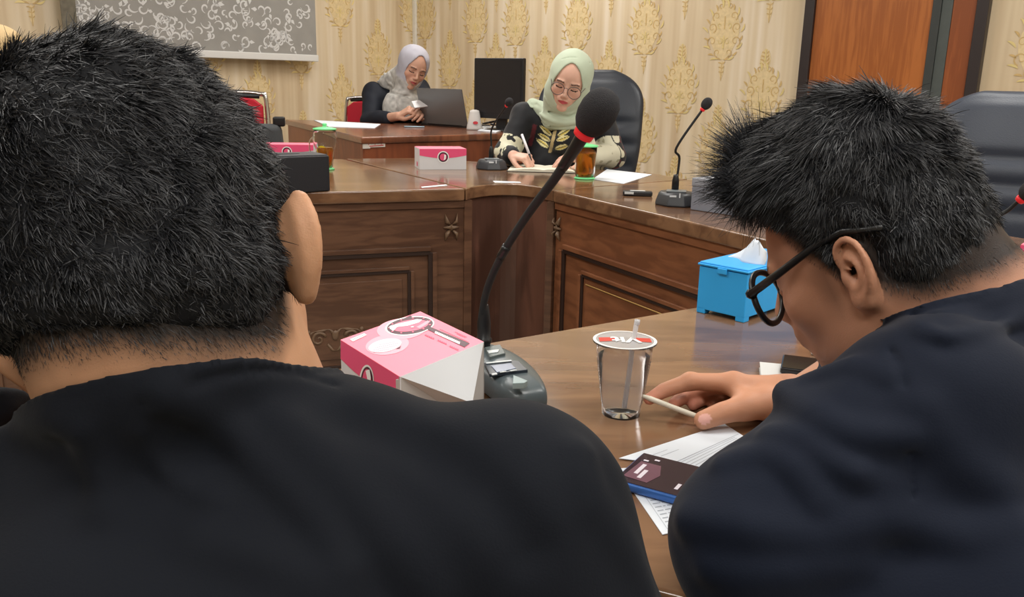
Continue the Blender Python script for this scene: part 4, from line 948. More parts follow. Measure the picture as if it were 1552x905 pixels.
def np_mesh(name,V,Fq,mats,parent=None,col=None,smooth=True,mi=None):
    me=bpy.data.meshes.new(name);n=Fq.shape[1];me.vertices.add(len(V));me.vertices.foreach_set('co',np.asarray(V,f32).ravel())
    me.loops.add(Fq.size);me.loops.foreach_set('vertex_index',Fq.astype(np.int32).ravel())
    me.polygons.add(len(Fq));me.polygons.foreach_set('loop_start',np.arange(0,Fq.size,n,dtype=np.int32));me.polygons.foreach_set('loop_total',np.full(len(Fq),n,np.int32))
    me.update(calc_edges=True)
    if smooth: me.polygons.foreach_set('use_smooth',np.ones(len(Fq),bool))
    for m in (mats if isinstance(mats,(list,tuple)) else [mats]): me.materials.append(m)
    if mi is not None: me.polygons.foreach_set('material_index',mi.astype(np.int32))
    if col is not None:
        a=me.color_attributes.new('col','FLOAT_COLOR','POINT');c=np.ones((len(V),4),f32);c[:,:3]=col;a.data.foreach_set('color',c.ravel())
    o=bpy.data.objects.new(name,me);C.objects.link(o)
    if parent is not None:o.parent=parent
    return o
def relax(V,Fq,it=1,w=.5):
    n=len(V);E=np.concatenate([Fq[:,[0,1]],Fq[:,[1,2]],Fq[:,[2,3]],Fq[:,[3,0]]])
    for _ in range(it):
        S=np.zeros((n,3));c=np.zeros(n)
        for k in range(3):
            S[:,k]=np.bincount(E[:,0],V[E[:,1],k],n)+np.bincount(E[:,1],V[E[:,0],k],n)
        c=np.bincount(E[:,0],minlength=n)+np.bincount(E[:,1],minlength=n)
        V=V*(1-w)+w*S/np.maximum(c,1)[:,None]
    return V
def vnormals(V,Fq):
    a=V[Fq[:,1]]-V[Fq[:,0]];b=V[Fq[:,2]]-V[Fq[:,0]];n=np.cross(a,b);N=np.zeros_like(V)
    for k in range(4):
        for j in range(3): N[:,j]+=np.bincount(Fq[:,k],n[:,j],len(V))
    return N/(np.linalg.norm(N,axis=1)[:,None]+1e-12)
def lc3(c): return np.array(lin(c)[:3])
def axes(f,roll=0.):                    # columns right, forward, up from a facing direction
    f=np.array(f,float);f/=np.linalg.norm(f);r=np.cross(f,[0,0,1]);r/=np.linalg.norm(r);u=np.cross(r,f)
    c,s=math.cos(roll),math.sin(roll);r,u=r*c+u*s,u*c-r*s     # positive roll lifts the right side
    return np.stack([r,f,u],1).astype(f32)
def add_ear(S,O,A,s,side,out=.45,detail=True,sc=1.,bx=.072):
    """ear frame: x outward, y forward, z up"""
    r,f,u=A[:,0]*side,A[:,1],A[:,2]
    base=V3(O)+(r*bx+f*(-.004)+u*(.0))*s
    c,t=math.cos(out),math.sin(out)
    ex=r*c+f*t;ey=f*c-r*t;ez=u
    tl=.16;ey,ez=ey*math.cos(tl)-ez*math.sin(tl)*-1*0+0*ez,ez
    ez2=ez*math.cos(tl)-ey*math.sin(tl);ey2=ey*math.cos(tl)+ez*math.sin(tl)
    E=np.stack([ex,ey2,ez2],1);k=s*sc;L=lambda g:loc_(g,base,E,k)
    S.u(L(ell((.006,-.010,.0),(.0055,.0165,.029))),.004)
    S.u(L(ell((.000,-.002,.0),(.009,.012,.024))),.008)
    rim=[(.004,.006,-.001),(.010,.009,.012),(.011,.006,.025),(.011,-.005,.0325),(.012,-.018,.029),(.0135,-.0265,.015),(.0135,-.027,.0),(.012,-.022,-.014),(.010,-.014,-.024)]
    S.u(L(poly_(spline(rim,3),.0034)),.0025)
    S.u(L(ell((.008,-.0075,-.0285),(.0055,.0095,.0085))),.005)
    if not detail: S.u(L(ell((.008,-.012,.001),(.0075,.0150,.029))),.006)
    if detail:
        S.s(L(poly_(spline([(.0135,.002,.020),(.0135,-.008,.0255),(.0145,-.019,.018),(.015,-.0205,.004)],3),.0028)),.002)
        S.u(L(poly_(spline([(.0105,-.004,.014),(.012,-.013,.010),(.0125,-.0165,.0),(.0115,-.013,-.012),(.010,-.005,-.017)],3),.0032)),.003)
        S.s(L(ell((.0125,-.0055,-.001),(.0095,.0075,.0115))),.003)
        S.s(L(ell((.004,.0,-.001),(.010,.0045,.006))),.002)
        S.u(L(ell((.0085,.0055,-.006),(.0045,.0035,.0065))),.003)
        S.u(L(rc((.008,.004,.004),(.010,-.004,.003),.002,.0015)),.002)
def add_head(S,O,A,s=1.,male=True,ears=(1,-1),ear_out=.45,face=True,eyes_shut=.8,earz=0,back=.096):
    L=lambda g:loc_(g,O,A,s)
    S.u(L(ell((0,-.012+(.096-back),.036),(.075,back,.080))),.01)
    S.u(L(ell((0,.020,.012),(.066,.072,.070))),.02)
    S.u(L(ell((0,.028,-.035),(.057,.058,.066))),.02)
    jw=.050 if male else .044
    S.u(L(ell((0,.030,-.070),(jw,.050,.034))),.02)
    S.u(L(ell((0,.066,-.092),(.019,.018,.015))),.016)
    for q in(-1,1):
        S.u(L(ell((q*.038,.058,-.022),(.022,.022,.022))),.018)
        S.u(L(ell((q*.048,.005,-.060),(.014,.032,.028))),.02)
    if face:
        for q in(-1,1):
            S.s(L(ell((q*.031,.094,.004),(.017,.012,.009))),.012)
            S.u(L(ell((q*.031,.073,.003),(.0130,.0125,.0115))),.003)
            S.u(L(rc((q*.018,.088,.021),(q*.044,.080,.019),.0050,.004)),.010)
            S.s(L(poly_([(q*.020,.0865,-.0035),(q*.031,.0885,-.0065),(q*.043,.081,-.003)],.0012)),.002)
            S.u(L(ell((q*.0085,.097,-.031),(.0065,.008,.006))),.006)
            S.s(L(ell((q*.0065,.1005,-.0370),(.003,.004,.0025))),.002)
        S.u(L(rc((0,.086,.012),(0,.106,-.026),.0065,.0085)),.009)
        S.u(L(ell((0,.084,-.048),(.026,.014,.018))),.012)
        S.u(L(poly_([(-.021,.088,-.0535),(-.006,.0965,-.0500),(0,.0955,-.0515),(.006,.0965,-.0500),(.021,.088,-.0535)],[.0018,.0042,.0038,.0042,.0018])),.004)
        S.u(L(poly_([(-.018,.088,-.0585),(0,.0945,-.0625),(.018,.088,-.0585)],[.002,.0052,.002])),.004)
        S.s(L(poly_([(-.022,.092,-.0555),(0,.1015,-.0560),(.022,.092,-.0555)],.0010)),.002)
    for q in ears: add_ear(S,O,A,s,q,ear_out,sc=.98)
def face_color(V,O,A,s,skin,lip=(176,92,88),brow=(60,44,40),male=False,stub=None,scalp=None):
    q=((V-np.asarray(O,float))@np.asarray(A,float))/s;x,y,z=q.T;ax=np.abs(x)
    c=np.repeat(lc3(skin)[None],len(V),0)
    n=vnoise(V.astype(f32),60)[:,None];c=c*(1+.10*n)
    def mix(m,cc): 
        nonlocal c
        m=np.clip(m,0,1)[:,None];c=c*(1-m)+lc3(cc)[None]*m
    fr=(y>.04)
    mix(fr*np.exp(-(((ax-.036)/.02)**2+((z+.028)/.018)**2))*.2,(208,136,120))
    if lip: mix(fr*(y>.075)*np.clip(1.3-((x/.0195)**2+((z+.0565)/(.0065*(1-.35*(ax/.022)**2)+1e-3))**2),0,1)*3,lip)
    zb=.0215-.10*np.maximum(ax-.034,0)-.06*np.maximum(.03-ax,0)
    mix(fr*(np.abs(z-zb)<.0030)*(ax>.014)*(ax<.047)*.85,brow)
    mix(fr*(np.abs(z-(-.0035-.0025*np.cos((ax-.031)/.012*1.3)))<.0024)*(ax>.0175)*(ax<.046)*1.0,(24,16,14))
    mix(fr*np.exp(-(((ax-.031)/.016)**2+((z-.006)/.008)**2))*.30,(120,78,62))
    if stub is not None: mix(stub(q),(52,44,42))
    if scalp is not None: mix(scalp(q),(26,24,25))
    return c
BLK=mat('black_plastic',(22,22,24),.35)
def skin_mat(name,col,rough=.5): return mat(name,col,rough,spec=.35,attr='col',sss=.12,bump=.12,bscale=900)
# --- hands
def hand(S,W,d,n,side,curl=(.5,.5,.55,.6),s=1.,thumb=.6,spread=.12,rk=1.):
    """W wrist, d pointing direction, n back-of-hand normal, side +1 if the thumb is along n x d"""
    d=V3(d)/np.linalg.norm(d);n=V3(n);n=n-d*float(n@d);n/=np.linalg.norm(n);t=np.cross(n,d)*side;W=V3(W)
    X=lambda a,b,c:W+(d*a+t*b+n*c)*s
    for b in(-.024,-.008,.008,.024): S.u(rc(X(.0,b*.7,0),X(.085,b*1.05,.002),.013*s,.0105*s),.008)
    L=[(.043,.027,.020),(.047,.030,.021),(.044,.027,.020),(.034,.020,.018)];tips=[]
    for k in range(4):
        b=.026-.0175*k;a=.088-(.004 if k==0 else 0)-(.006 if k==3 else 0)-.002*k;p=X(a,b,.002);an=0;pts=[p];sp=(b/.026)*spread
        for j,l in enumerate(L[k]):
            an+=curl[k]*(1.0 if j==0 else 1.15 if j==1 else .8);p=p+(d*math.cos(an)+t*sp*math.cos(an)-n*math.sin(an))*l*s;pts.append(p)
        S.u(poly_(pts,[.0098*s*rk,.0088*s*rk,.0078*s*rk,.0064*s*rk]),.0035);tips.append(pts)
    p0=X(.018,.026,-.006);p1=X(.045,.045,-.016*1);p2=p1+(d*.75+t*.15-n*thumb)*.032*s;p3=p2+(d*.9-t*.1-n*thumb*.6)*.026*s
    S.u(poly_([p0,p1,p2,p3],[.015*s,.012*s,.0105*s,.0085*s]),.008)
    return tips
# --- hair strands as one mesh
def strands(V,Fq,N,dens_fn,dir_fn,len_fn,count,seed,w0=.00045,seg=4,lift=.35,grav=.25,curl=.15,clump=0.):
    rs=np.random.RandomState(seed);A_=V[Fq[:,0]];B_=V[Fq[:,1]];C_=V[Fq[:,2]]
    ar=np.linalg.norm(np.cross(B_-A_,C_-A_),axis=1);cen=(A_+C_)/2;pr=ar*dens_fn(cen);pr/=pr.sum()
    fi=rs.choice(len(Fq),count,p=pr);a=rs.rand(count,1);b=rs.rand(count,1)
    P=V[Fq[fi,0]]*(1-a)*(1-b)+V[Fq[fi,1]]*a*(1-b)+V[Fq[fi,2]]*a*b+V[Fq[fi,3]]*(1-a)*b
    n=N[Fq[fi,0]];t=dir_fn(P,n);t=t-n*(t*n).sum(1,keepdims=True);t/=np.linalg.norm(t,axis=1,keepdims=True)+1e-9
    j=rs.randn(count,3)*curl;L=len_fn(P)*(.65+.6*rs.rand(count))
    lf=lift*(.6+.8*rs.rand(count,1))
    d=t+n*lf+j
    if clump:
        q=P.astype(f32);cn=np.stack([vnoise(q+5*k,clump) for k in range(3)],1);d=d+cn*1.3
    d/=np.linalg.norm(d,axis=1,keepdims=True);P=P-n*.002
    pts=[P];p=P
    for k in range(seg):
        d=d+np.array([0,0,-grav/seg])*1.0-n*(lf*.9/seg)+j*.25*rs.randn(count,1);d/=np.linalg.norm(d,axis=1,keepdims=True);p=p+d*(L/seg)[:,None];pts.append(p)
    side=np.cross(d,n+rs.randn(count,3)*.6);side/=np.linalg.norm(side,axis=1,keepdims=True)+1e-9
    wd=w0*(.6+.8*rs.rand(count,1));VV=[];
    for k,p in enumerate(pts):
        w=wd*(1-.8*(k/seg)**1.5);VV+= [p-side*w,p+side*w]
    VV=np.stack(VV,1);m=2*(seg+1);base=(np.arange(count)*m)[:,None]
    Fs=np.concatenate([np.stack([base[:,0]+2*k,base[:,0]+2*k+1,base[:,0]+2*k+3,base[:,0]+2*k+2],1) for k in range(seg)])
    return VV.reshape(-1,3),Fs
def merge(*parts):
    V=[];Fs=[];o=0
    for v,f in parts: V.append(v);Fs.append(f+o);o+=len(v)
    return np.concatenate(V),np.concatenate(Fs)
def ridge(pts,amp,wid):                  # raised (amp>0) or pressed (amp<0) crease along a path
    g=poly_(pts,0.);Q=np.array([np.asarray(p,float) for p in pts]);lo=Q.min(0)-2.6*wid;hi=Q.max(0)+2.6*wid
    def f(P,d):
        m=np.nonzero((np.abs(d)<.03)&((P>lo)&(P<hi)).all(1))[0]
        if len(m): d=d.copy();d[m]-=(amp*np.exp(-(g(P[m])/wid)**2)).astype(f32)
        return d
    return f
def on_surf(S,pts,y0,y1,n=160):     # points of the surface seen at pixels
    out=[]
    for x,y in pts:
        r=ray(x,y);ts=np.linspace(y0,y1,n);P=(CAM+r[None]*(ts/r[1])[:,None]).astype(f32);d=S.full(P);i=int(np.argmax(d<0)) if (d<0).any() else int(np.argmin(d));out.append(P[i])
    return spline(out,2)
def crease(S,pts,y0,y1,amp,wid,pair=0):
    q=on_surf(S,pts,y0,y1);S.post(ridge(q,amp,wid))
    if pair: q2=[p+np.array([0,0,-pair]) for p in q];S.post(ridge(q2,-amp*.45,wid*1.25))
HAIRM=mat('black_hair',(30,31,35),.45,spec=.5)
HAIRB=mat('black_hair_base',(21,22,25),.8,spec=.2)
# ================================================================ man in the foreground, seen from behind
def near_man():
    t=thing('person','man in a black shirt seen from behind at the left, head bowed, short black hair','person',(-.18,.2,0))
    off=np.array([-.18,.2,0])
    O=far(243,430,.50);A=axes((.12,1,-.36),R_(17));s=1.03
    skin=(188,142,110);S=Sdf()
    add_head(S,O,A,s,True,(),face=True)
    for q in(1,-1): add_ear(S,O-A[:,2]*(.014 if q<0 else 0),A,s,q,.60,detail=False,sc=.90,bx=.078 if q>0 else .074)
    L2W=lambda p:V3(O)+A@V3(p)*s
    nb=V3(-.183,.495,.905)
    S.u(rc(L2W((0,-.02,-.045)),nb,.064,.068),.03);S.u(rc(L2W((0,-.050,-.03)),nb+V3(0,-.02,.0),.040,.040),.03)
    ch=V3(-.18,.50,.76);hp=V3(-.18,.20,.50)
    S.u(ell(ch,(.15,.09,.14)),.05);S.u(rc(ch,hp,.11,.12),.05)
    for q in(-1,1):
        sh=V3(-.18+q*.175,.475,.845);el=V3(-.18+q*.30,.40,.60);wr=V3(-.18+q*.08,.66,.585)
        S.u(rc(V3(-.18,.49,.86),sh,.05,.045),.03);S.u(rc(sh,el,.045,.036),.02);S.u(rc(el,wr,.034,.024),.01)
        hand(S,wr,(-q*.3,.9,-.1),(0,0,1),q*-1,(.3,.35,.4,.45))
    V,Fq=S.mesh((-.52,.05,.38),(.16,.86,1.22),.0024);V=relax(V,Fq,1,.4);Vb,Fb=V,Fq
    def hl(q):   # hairline on the nape
        x,y,z=q.T;e=z-(-.062+.014*np.cos(x*38)+.10*np.maximum(np.abs(x)-.035,0)*2.4+.42*np.maximum(-x-.005,0)+.12*np.maximum(x-.01,0)+np.maximum(y+.02,0)*.9)
        return e
    def scalp(q):
        x,y,z=q.T;e=hl(q)+.004*vnoise(q.astype(f32),120);ear=(np.abs(x)>.078)
        return np.clip((e+.012)/.024,0,1)*.97*(~ear)*(y<.075-.3*np.maximum(.05-z,0))
    col=face_color(V,O,A,s,skin,scalp=scalp)
    np_mesh('body',V-off,Fq,skin_mat('skin_tan',skin),t,col)
    # hair: a close cap and strands
    H=Sdf();Lh=lambda g:loc_(g,O,A,s)
    H.u(Lh(ell((0,-.012,.040),(.079,.104,.102))),.01);H.u(Lh(ell((0,-.036,-.012),(.076,.070,.062))),.03)
    H.post(lambda P,d:(d+.006*vnoise(P,55)+.003*vnoise(P,140)).astype(f32))
    def cut(P):
        q=((P-V3(O))@A)/s;return (-(hl(q)-.010)*s).astype(f32)
    H.post(lambda P,d:(d+.007*np.clip(1-hl(((P-V3(O))@A)/s)/.035,0,1)).astype(f32))
    H.i(cut,.012)
    H.i(Lh(lambda P:(P[:,1]-.072+.35*np.maximum(.05-P[:,2],0)-.2)+.2),.01)
    H.s(Lh(ell((.096,.012,-.008),(.018,.022,.036))),.008);H.s(Lh(ell((-.094,-.006,-.020),(.034,.036,.036))),.008)
    lo,hi=O-.17,O+.17;Vh,Fh=H.mesh(lo,hi,.003);Nh=vnormals(Vh,Fh)
    wh=np.array(L2W((-.035,-.075,.105)));uA=A.astype(float)
    def dirf(P,n): v=P-wh;v/=np.linalg.norm(v,axis=1,keepdims=True)+1e-9;return v+.55*np.cross(n,v)-uA[:,2]*.35
    def lenf(P): q=((P-O)@uA)/s;e=hl(q);return np.clip(.004+e*.16,.004,.0135)
    def dens(P): q=((P-O)@uA)/s;return ((hl(q)>.008)*1.0+.02)*(1-((q[:,0]<-.058)&(np.abs(q[:,1]+.006)<.036)&(q[:,2]<.016)))
    Vs,Fs=strands(Vh,Fh,Nh,dens,dirf,lenf,150000,3,w0=.00036,lift=.42,grav=.2,curl=.2,clump=90)
    Vw,Fw=strands(Vh,Fh,Nh,dens,lambda P,n:dirf(P,n)+.8*np.random.RandomState(1).randn(len(P),3),lambda P:lenf(P)*.8,70000,13,w0=.00034,lift=.7,grav=.2,curl=.3,seg=4)
    def lenf2(P): return np.full(len(P),.0035)
    def dn(P): q=((P-O)@uA)/s;return np.exp(-((hl(q)-.008)/.011)**2)*(np.abs(q[:,0])<.076)*(q[:,1]<.0)*(q[:,2]<.05)+1e-7
    Vt,Ft=strands(Vb,Fb,vnormals(Vb,Fb),dn,dirf,lambda P:np.clip(.0045+.25*hl(((P-O)@uA)/s),.0025,.009),42000,5,w0=.00022,seg=4,lift=.35)
    VV,FF=merge((Vh,Fh),(Vs,Fs),(Vt,Ft),(Vw,Fw));mi=np.zeros(len(FF),int);mi[:len(Fh)]=1
    np_mesh('hair',VV-off,FF,[HAIRM,HAIRB],t,mi=mi)
    # shirt
    T=Sdf()
    ls=V3(-.18,.50,.86)
    T.u(ell((-.18,.470,.790),(.185,.12,.150)),.03)
    T.u(rc((-.18,.42,.72),(-.18,.22,.52),.135,.15),.06)
    T.u(rc((-.14,.40,.80),(-.10,.36,.72),.08,.09),.05);T.u(rc((-.22,.40,.80),(-.26,.36,.72),.08,.09),.05)
    for q in(-1,1):
        sh=V3(-.18+q*.182,.468,.852);el=V3(-.18+q*.31,.40,.60);wr=V3(-.18+q*.12,.63,.59)
        T.u(rc((-.18+q*.05,.475,.872),sh,.058,.066),.04);T.u(rc(sh,el,.068,.052),.03);T.u(rc(el,wr,.050,.036),.02)
    
    # collar band
    T.u(ell(nb+V3(0,-.034,-.045),(.115,.062,.060)),.04);T.u(rc(far(-10,632,.46),far(170,640,.43),.020,.022),.03)
    nk_=rc(L2W((0,-.02,-.045)),nb,.062,.071)
    c1,c2,c3=[far(*q) for q in((215,596,.425),(450,549,.44),(528,582,.54))]
    pn=np.cross(c2-c1,c3-c1);pn/=np.linalg.norm(pn);pn*=np.sign(pn[2]);pn=pn.astype(f32);c1=c1.astype(f32)
    T.u(lambda P:np.maximum(nk_(P)-.0125,(P-c1)@pn+.006),.014)
    T.s(lambda P:np.maximum(nk_(P)-.06,-((P-c1)@pn)),.006)
    T.s(lambda P:np.maximum(nk_(P)-.0015,-((P-c1)@pn)-.010),.002)
    T.u(lambda P:np.maximum(np.abs(nk_(P)-.0075)-.0045,np.abs((P-c1)@pn+.006)-.010),.003)
    T.post(lambda P,d:np.where(np.abs(d)<.05,d+.010*vnoise(P,9)+.004*vnoise(P*V3(1,.6,1),24),d).astype(f32))
    cr=lambda pts,amp,wid,pair=0:crease(T,pts,.2,.62,amp*1.15,wid,pair)
    cr(((250,604),(330,640),(400,705),(480,790),(520,860)),.008,.009,.014)
    cr(((213,650),(235,695),(285,742),(325,762)),.006,.0055,.010)
    cr(((430,655),(520,740),(600,830),(650,905)),.007,.014,.020)
    cr(((540,640),(640,680),(740,750),(800,830)),-.005,.014)
    cr(((880,690),(900,760),(960,850),(980,905)),.005,.012,.016)
    cr(((20,625),(80,640),(140,690),(160,770)),.006,.010,.012)
    cr(((300,820),(400,850),(520,905)),.005,.012,.014)
    cr(((215,613),(290,584),(370,563),(450,565),(508,584)),-.0030,.0022)
    V,Fq=T.mesh((-.56,.02,.36),(.20,.78,1.04),.0028);V=relax(V,Fq,2,.5)
    np_mesh('shirt',V-off,Fq,mat('black_shirt_cloth',(17,20,27),.78,spec=.12,sheen=.04,bump=.10,bscale=700),t)
    # trousers
    Q=Sdf();Q.u(ell((-.18,.20,.47),(.17,.15,.10)),.03)
    for q in(-1,1): Q.u(rc((-.18+q*.09,.22,.46),(-.18+q*.12,.62,.47),.085,.062),.03);Q.u(rc((-.18+q*.12,.62,.47),(-.18+q*.12,.58,.06),.060,.045),.02);Q.u(rc((-.18+q*.12,.56,.045),(-.18+q*.12,.72,.035),.045,.03),.02)
    V,Fq=Q.mesh((-.46,-.02,0),(.12,.82,.62),.008);np_mesh('trousers',V-off,Fq,mat('black_trousers',(24,24,28),.8),t)
near_man()
# ================================================================ man with glasses on the right
def right_man():
    t=thing('person','man in navy black shirt with spiky black hair bowed low, holding a thin white pen','person',(.45,.62,0))
    off=np.array([.45,.62,0]);s=.91
    A=axes((-.68,.58,-.45),R_(4));Af=A.astype(float);er=far(1286,412,.645);O=er+Af[:,0]*.078*s
    skin=(184,134,108);S=Sdf()
    L2W=lambda p:V3(O)+A@V3(p)*s
    add_head(S,O,A,s,True,(),face=True,back=.087)
    add_ear(S,O,A,s,-1,.42,True,.88);add_ear(S,O,A,s,1,.42,False,1.0)
    nb=V3(.385,.660,.905)
    S.u(rc(L2W((0,-.025,-.040)),nb,.060,.068),.03);S.u(rc(L2W((0,-.055,-.02)),nb+V3(.02,-.01,0),.036,.045),.03)
    S.u(rc(L2W((0,.04,-.06)),nb+V3(-.03,.04,-.03),.03,.04),.03)
    shL=V3(.305,.585,.885);shR=V3(.50,.86,.865);elL=V3(.180,.555,.800);wrL=V3(.36,.80,.785);elR=V3(.45,1.02,.79)
    ch=V3(.43,.70,.74)
    S.u(ell(ch,(.12,.13,.15)),.04);S.u(rc(ch,(.55,.52,.48),.10,.11),.05)
    S.u(rc(nb,shL,.05,.04),.03);S.u(rc(nb,shR,.05,.04),.03)
    S.u(rc(shL,elL,.042,.034),.02);S.u(rc(elL,wrL,.032,.024),.01)
    hand(S,wrL,(.5,.7,-.05),(0,0,1),-1,(.4,.5,.5,.5))
    # right hand, finger by finger
    H_=lambda *a:[far(x,y,Y) for x,y,Y in a]
    W=far(1192,604,.905)
    S.u(rc(shR,elR,.042,.034),.02);S.u(rc(elR,W+np.array([.03,.012,.004]),.030,.024),.01)
    idx=H_((1112,581,.905),(1046,578,.905),(1006,592,.900),(984,605,.893));mid_=H_((1116,584,.925),(1062,588,.935),(1036,602,.925),(1021,612,.905))
    rng=H_((1124,590,.942),(1085,594,.95),(1062,606,.935),(1050,614,.92));pky=H_((1134,596,.955),(1108,602,.955),(1090,610,.94),(1080,616,.93))
    th=H_((1160,612,.880),(1132,617,.868),(1095,626,.860),(1066,637,.857))
    for k,(f_,r) in enumerate(((idx,(.0112,.0095,.0085,.0066)),(mid_,(.0108,.0093,.0083,.0066)),(rng,(.010,.0088,.008,.0064)),(pky,(.009,.0078,.007,.0058)))):
        S.u(rc(W,f_[0],.0215,r[0]+.0005),.012);S.u(poly_(f_,r),.0035 if k else .004)
        S.u(ell(f_[1],(r[1]+.001,)*3),.004)
    S.u(rc(W,th[0],.021,.0165),.012);S.u(poly_(th,(.0155,.0135,.0118,.0102)),.010);S.u(rc(th[1],idx[0],.010,.008),.014)
    # thumb nail bed and joint creases
    nl=np.array(far(1057,633,.845))
    dth=th[3]-th[2];dth/=np.linalg.norm(dth)
    for a,b in((.25,0),(.34,0),(.43,0)):
        c=th[2]+(th[1]-th[2])*(a-.30)
        up_=np.array([0,-.75,.65]);sd=np.cross(dth,up_);sd/=np.linalg.norm(sd)
        S.s(poly_([c+up_*.0112-sd*.006,c+up_*.0122,c+up_*.0112+sd*.006],.0006),.0012)
    V,Fq=S.mesh((-.02,.32,.36),(.72,1.12,1.2),.002);V=relax(V,Fq,1,.35);Vb,Fb=V,Fq
    def hl(q):     # distance above the hairline
        x,y,z=q.T
        nape=-.044+.62*np.maximum(y+.045,0)
        side=.028+.0*y
        e1=z-np.minimum(nape,.030)
        fr=.094-.42*np.maximum(z-.04,0)-y     # forehead limit
        side=np.where((y>.012)&(y<.040),z-(.0-(y-.012)*.0),9)
        e1=np.where(y>.012,np.minimum(z-(-.004+ (y-.012)*1.35),9),e1)
        e1=np.where((np.abs(y)<.024)&(np.abs(x)>.05),np.maximum(e1,-9)*1,e1)
        return np.minimum(e1,(.080-.20*np.maximum(.06-z,0)-y)*.8)
    def scalp(q):
        x,y,z=q.T;e=hl(q)+.005*vnoise(q.astype(f32),110);ear=(np.abs(x)>.0765)&(y<.02)&(y>-.04)&(z<.035)
        sb=.42*np.clip(1-np.abs(y-.024)/.016,0,1)*np.clip((z+.05)/.03,0,1)*(np.abs(x)>.04)
        return np.maximum(np.clip((e+.012)/.024,0,1)*.97,sb)*(~ear)
    col=face_color(V,O,A,s,skin,scalp=scalp,lip=(150,84,78))
    q=((V-O)@Af)/s
    m=(np.linalg.norm(q-np.array([-.052,.040,-.064]),axis=1)<.0016);col[m]=lc3((52,30,26))
    dd=np.linalg.norm((V-(th[3]+np.array([-.001,-.0085,.005])))/np.array([.0085,.006,.0075]),axis=1);hm=(V[:,0]<.30)&(V[:,1]>.82)&(V[:,2]<.83)
    col[hm]=col[hm]*np.array([1.12,1.08,1.02]);m=(dd<.85)&hm;col[m]=lc3((226,172,160))
    for f_ in(idx,mid_,rng): d_=np.linalg.norm(V-f_[3],axis=1);w_=np.exp(-(d_/.016)**2)[:,None]*.5;col[:]=col*(1-w_)+lc3((222,140,124))*w_
    np_mesh('body',V-off,Fq,skin_mat('skin_brown',skin),t,col)
    # hair
    H=Sdf();Lh=lambda g:loc_(g,O,A,s)
    H.u(Lh(ell((0,-.001,.046),(.081,.096,.106))),.01)
    H.u(Lh(ell((0,-.026,-.004),(.070,.068,.056))),.03)
    H.u(Lh(ell((0,.058,.084),(.060,.064,.052))),.03)
    H.post(lambda P,d:(d+.006*vnoise(P,55)+.003*vnoise(P,150)).astype(f32))
    def cut(P): return (-(hl(((P-V3(O))@A)/s)-.010)*s).astype(f32)
    H.post(lambda P,d:(d+.006*np.clip(1-hl(((P-V3(O))@A)/s)/.03,0,1)).astype(f32))
    H.i(cut,.010)
    for q_ in(-1,1): H.s(Lh(ell((q_*.086,-.008,.004),(.018,.026,.034))),.008)
    Vh,Fh=H.mesh(O-.2,O+.2,.003);Nh=vnormals(Vh,Fh)
    wh=L2W((-.010,-.060,.120)).astype(float)
    def dirf(P,n):
        q=((P-O)@Af)/s;v=P-wh;v/=np.linalg.norm(v,axis=1,keepdims=True)+1e-9
        return v+.35*np.cross(n,v)+Af[:,1]*np.clip((q[:,1]+.02)/.06,0,1)[:,None]*.9-Af[:,2]*(.5*np.clip((.05-q[:,2])/.05,0,1))[:,None]
    def lenf(P):
        q=((P-O)@Af)/s;x,y,z=q.T;e=hl(q);top=np.clip((z-.055)/.05,0,1);fr=np.clip((y-.01)/.06,0,1)
        return np.clip(.004+e*.18,.004,.012)+top*(.010+.030*fr)
    Vs,Fs=strands(Vh,Fh,Nh,lambda P:(hl(((P-O)@Af)/s)>.008)+.02,dirf,lenf,140000,7,w0=.00038,lift=.34,grav=.15,curl=.13,clump=60,seg=5)
    def dn(P): q=((P-O)@Af)/s;return np.exp(-((hl(q)-.008)/.010)**2)*(np.abs(q[:,0])<.0735)*(q[:,2]<.07)*(q[:,1]<.06)*(P[:,2]>.86)+1e-7
    Vt,Ft=strands(Vb,Fb,vnormals(Vb,Fb),dn,dirf,lambda P:np.clip(.004+.25*hl(((P-O)@Af)/s),.0025,.008),42000,5,w0=.0002,seg=5,lift=.35)
    Vw,Fw=strands(Vh,Fh,Nh,lambda P:(hl(((P-O)@Af)/s)>.008)+.02,lambda P,n:dirf(P,n)+.6*np.random.RandomState(1).randn(len(P),3),lambda P:np.minimum(lenf(P),.016)*.8,60000,13,w0=.00034,lift=.5,grav=.2,curl=.2,seg=5)
    # spiky fringe
    fmask=lambda P:(lambda q:(np.clip((q[:,1]-.055)/.03,0,1)*np.clip((q[:,2]-.055)/.02,0,1))+1e-5)(((P-O)@Af)/s)
    Vu,Fu=strands(Vh,Fh,Nh,fmask,lambda P,n:Af[:,1][None]*1.0+Af[:,2][None]*.05+n*0,lambda P:np.full(len(P),.050),5200,9,w0=.00042,lift=.35,grav=.10,curl=.22,clump=85,seg=5)
    VV,FF=merge((Vh,Fh),(Vs,Fs),(Vt,Ft),(Vu,Fu),(Vw,Fw));mi=np.zeros(len(FF),int);mi[:len(Fh)]=1
    np_mesh('hair',VV-off,FF,[HAIRM,HAIRB],t,mi=mi)
    # shirt
    T=Sdf()
    T.u(ell((.44,.69,.76),(.145,.165,.150)),.04);T.u(rc((.46,.66,.72),(.57,.50,.50),.15,.16),.06)
    T.u(rc((.46,.60,.80),(.50,.52,.70),.10,.13),.05)
    T.u(rc(nb+V3(-.01,0,-.035),shL,.055,.062),.04);T.u(rc(nb+V3(.01,.01,-.035),shR,.055,.062),.04)
    T.u(rc(nb+V3(.05,-.05,-.075),(.53,.52,.78),.06,.10),.04)
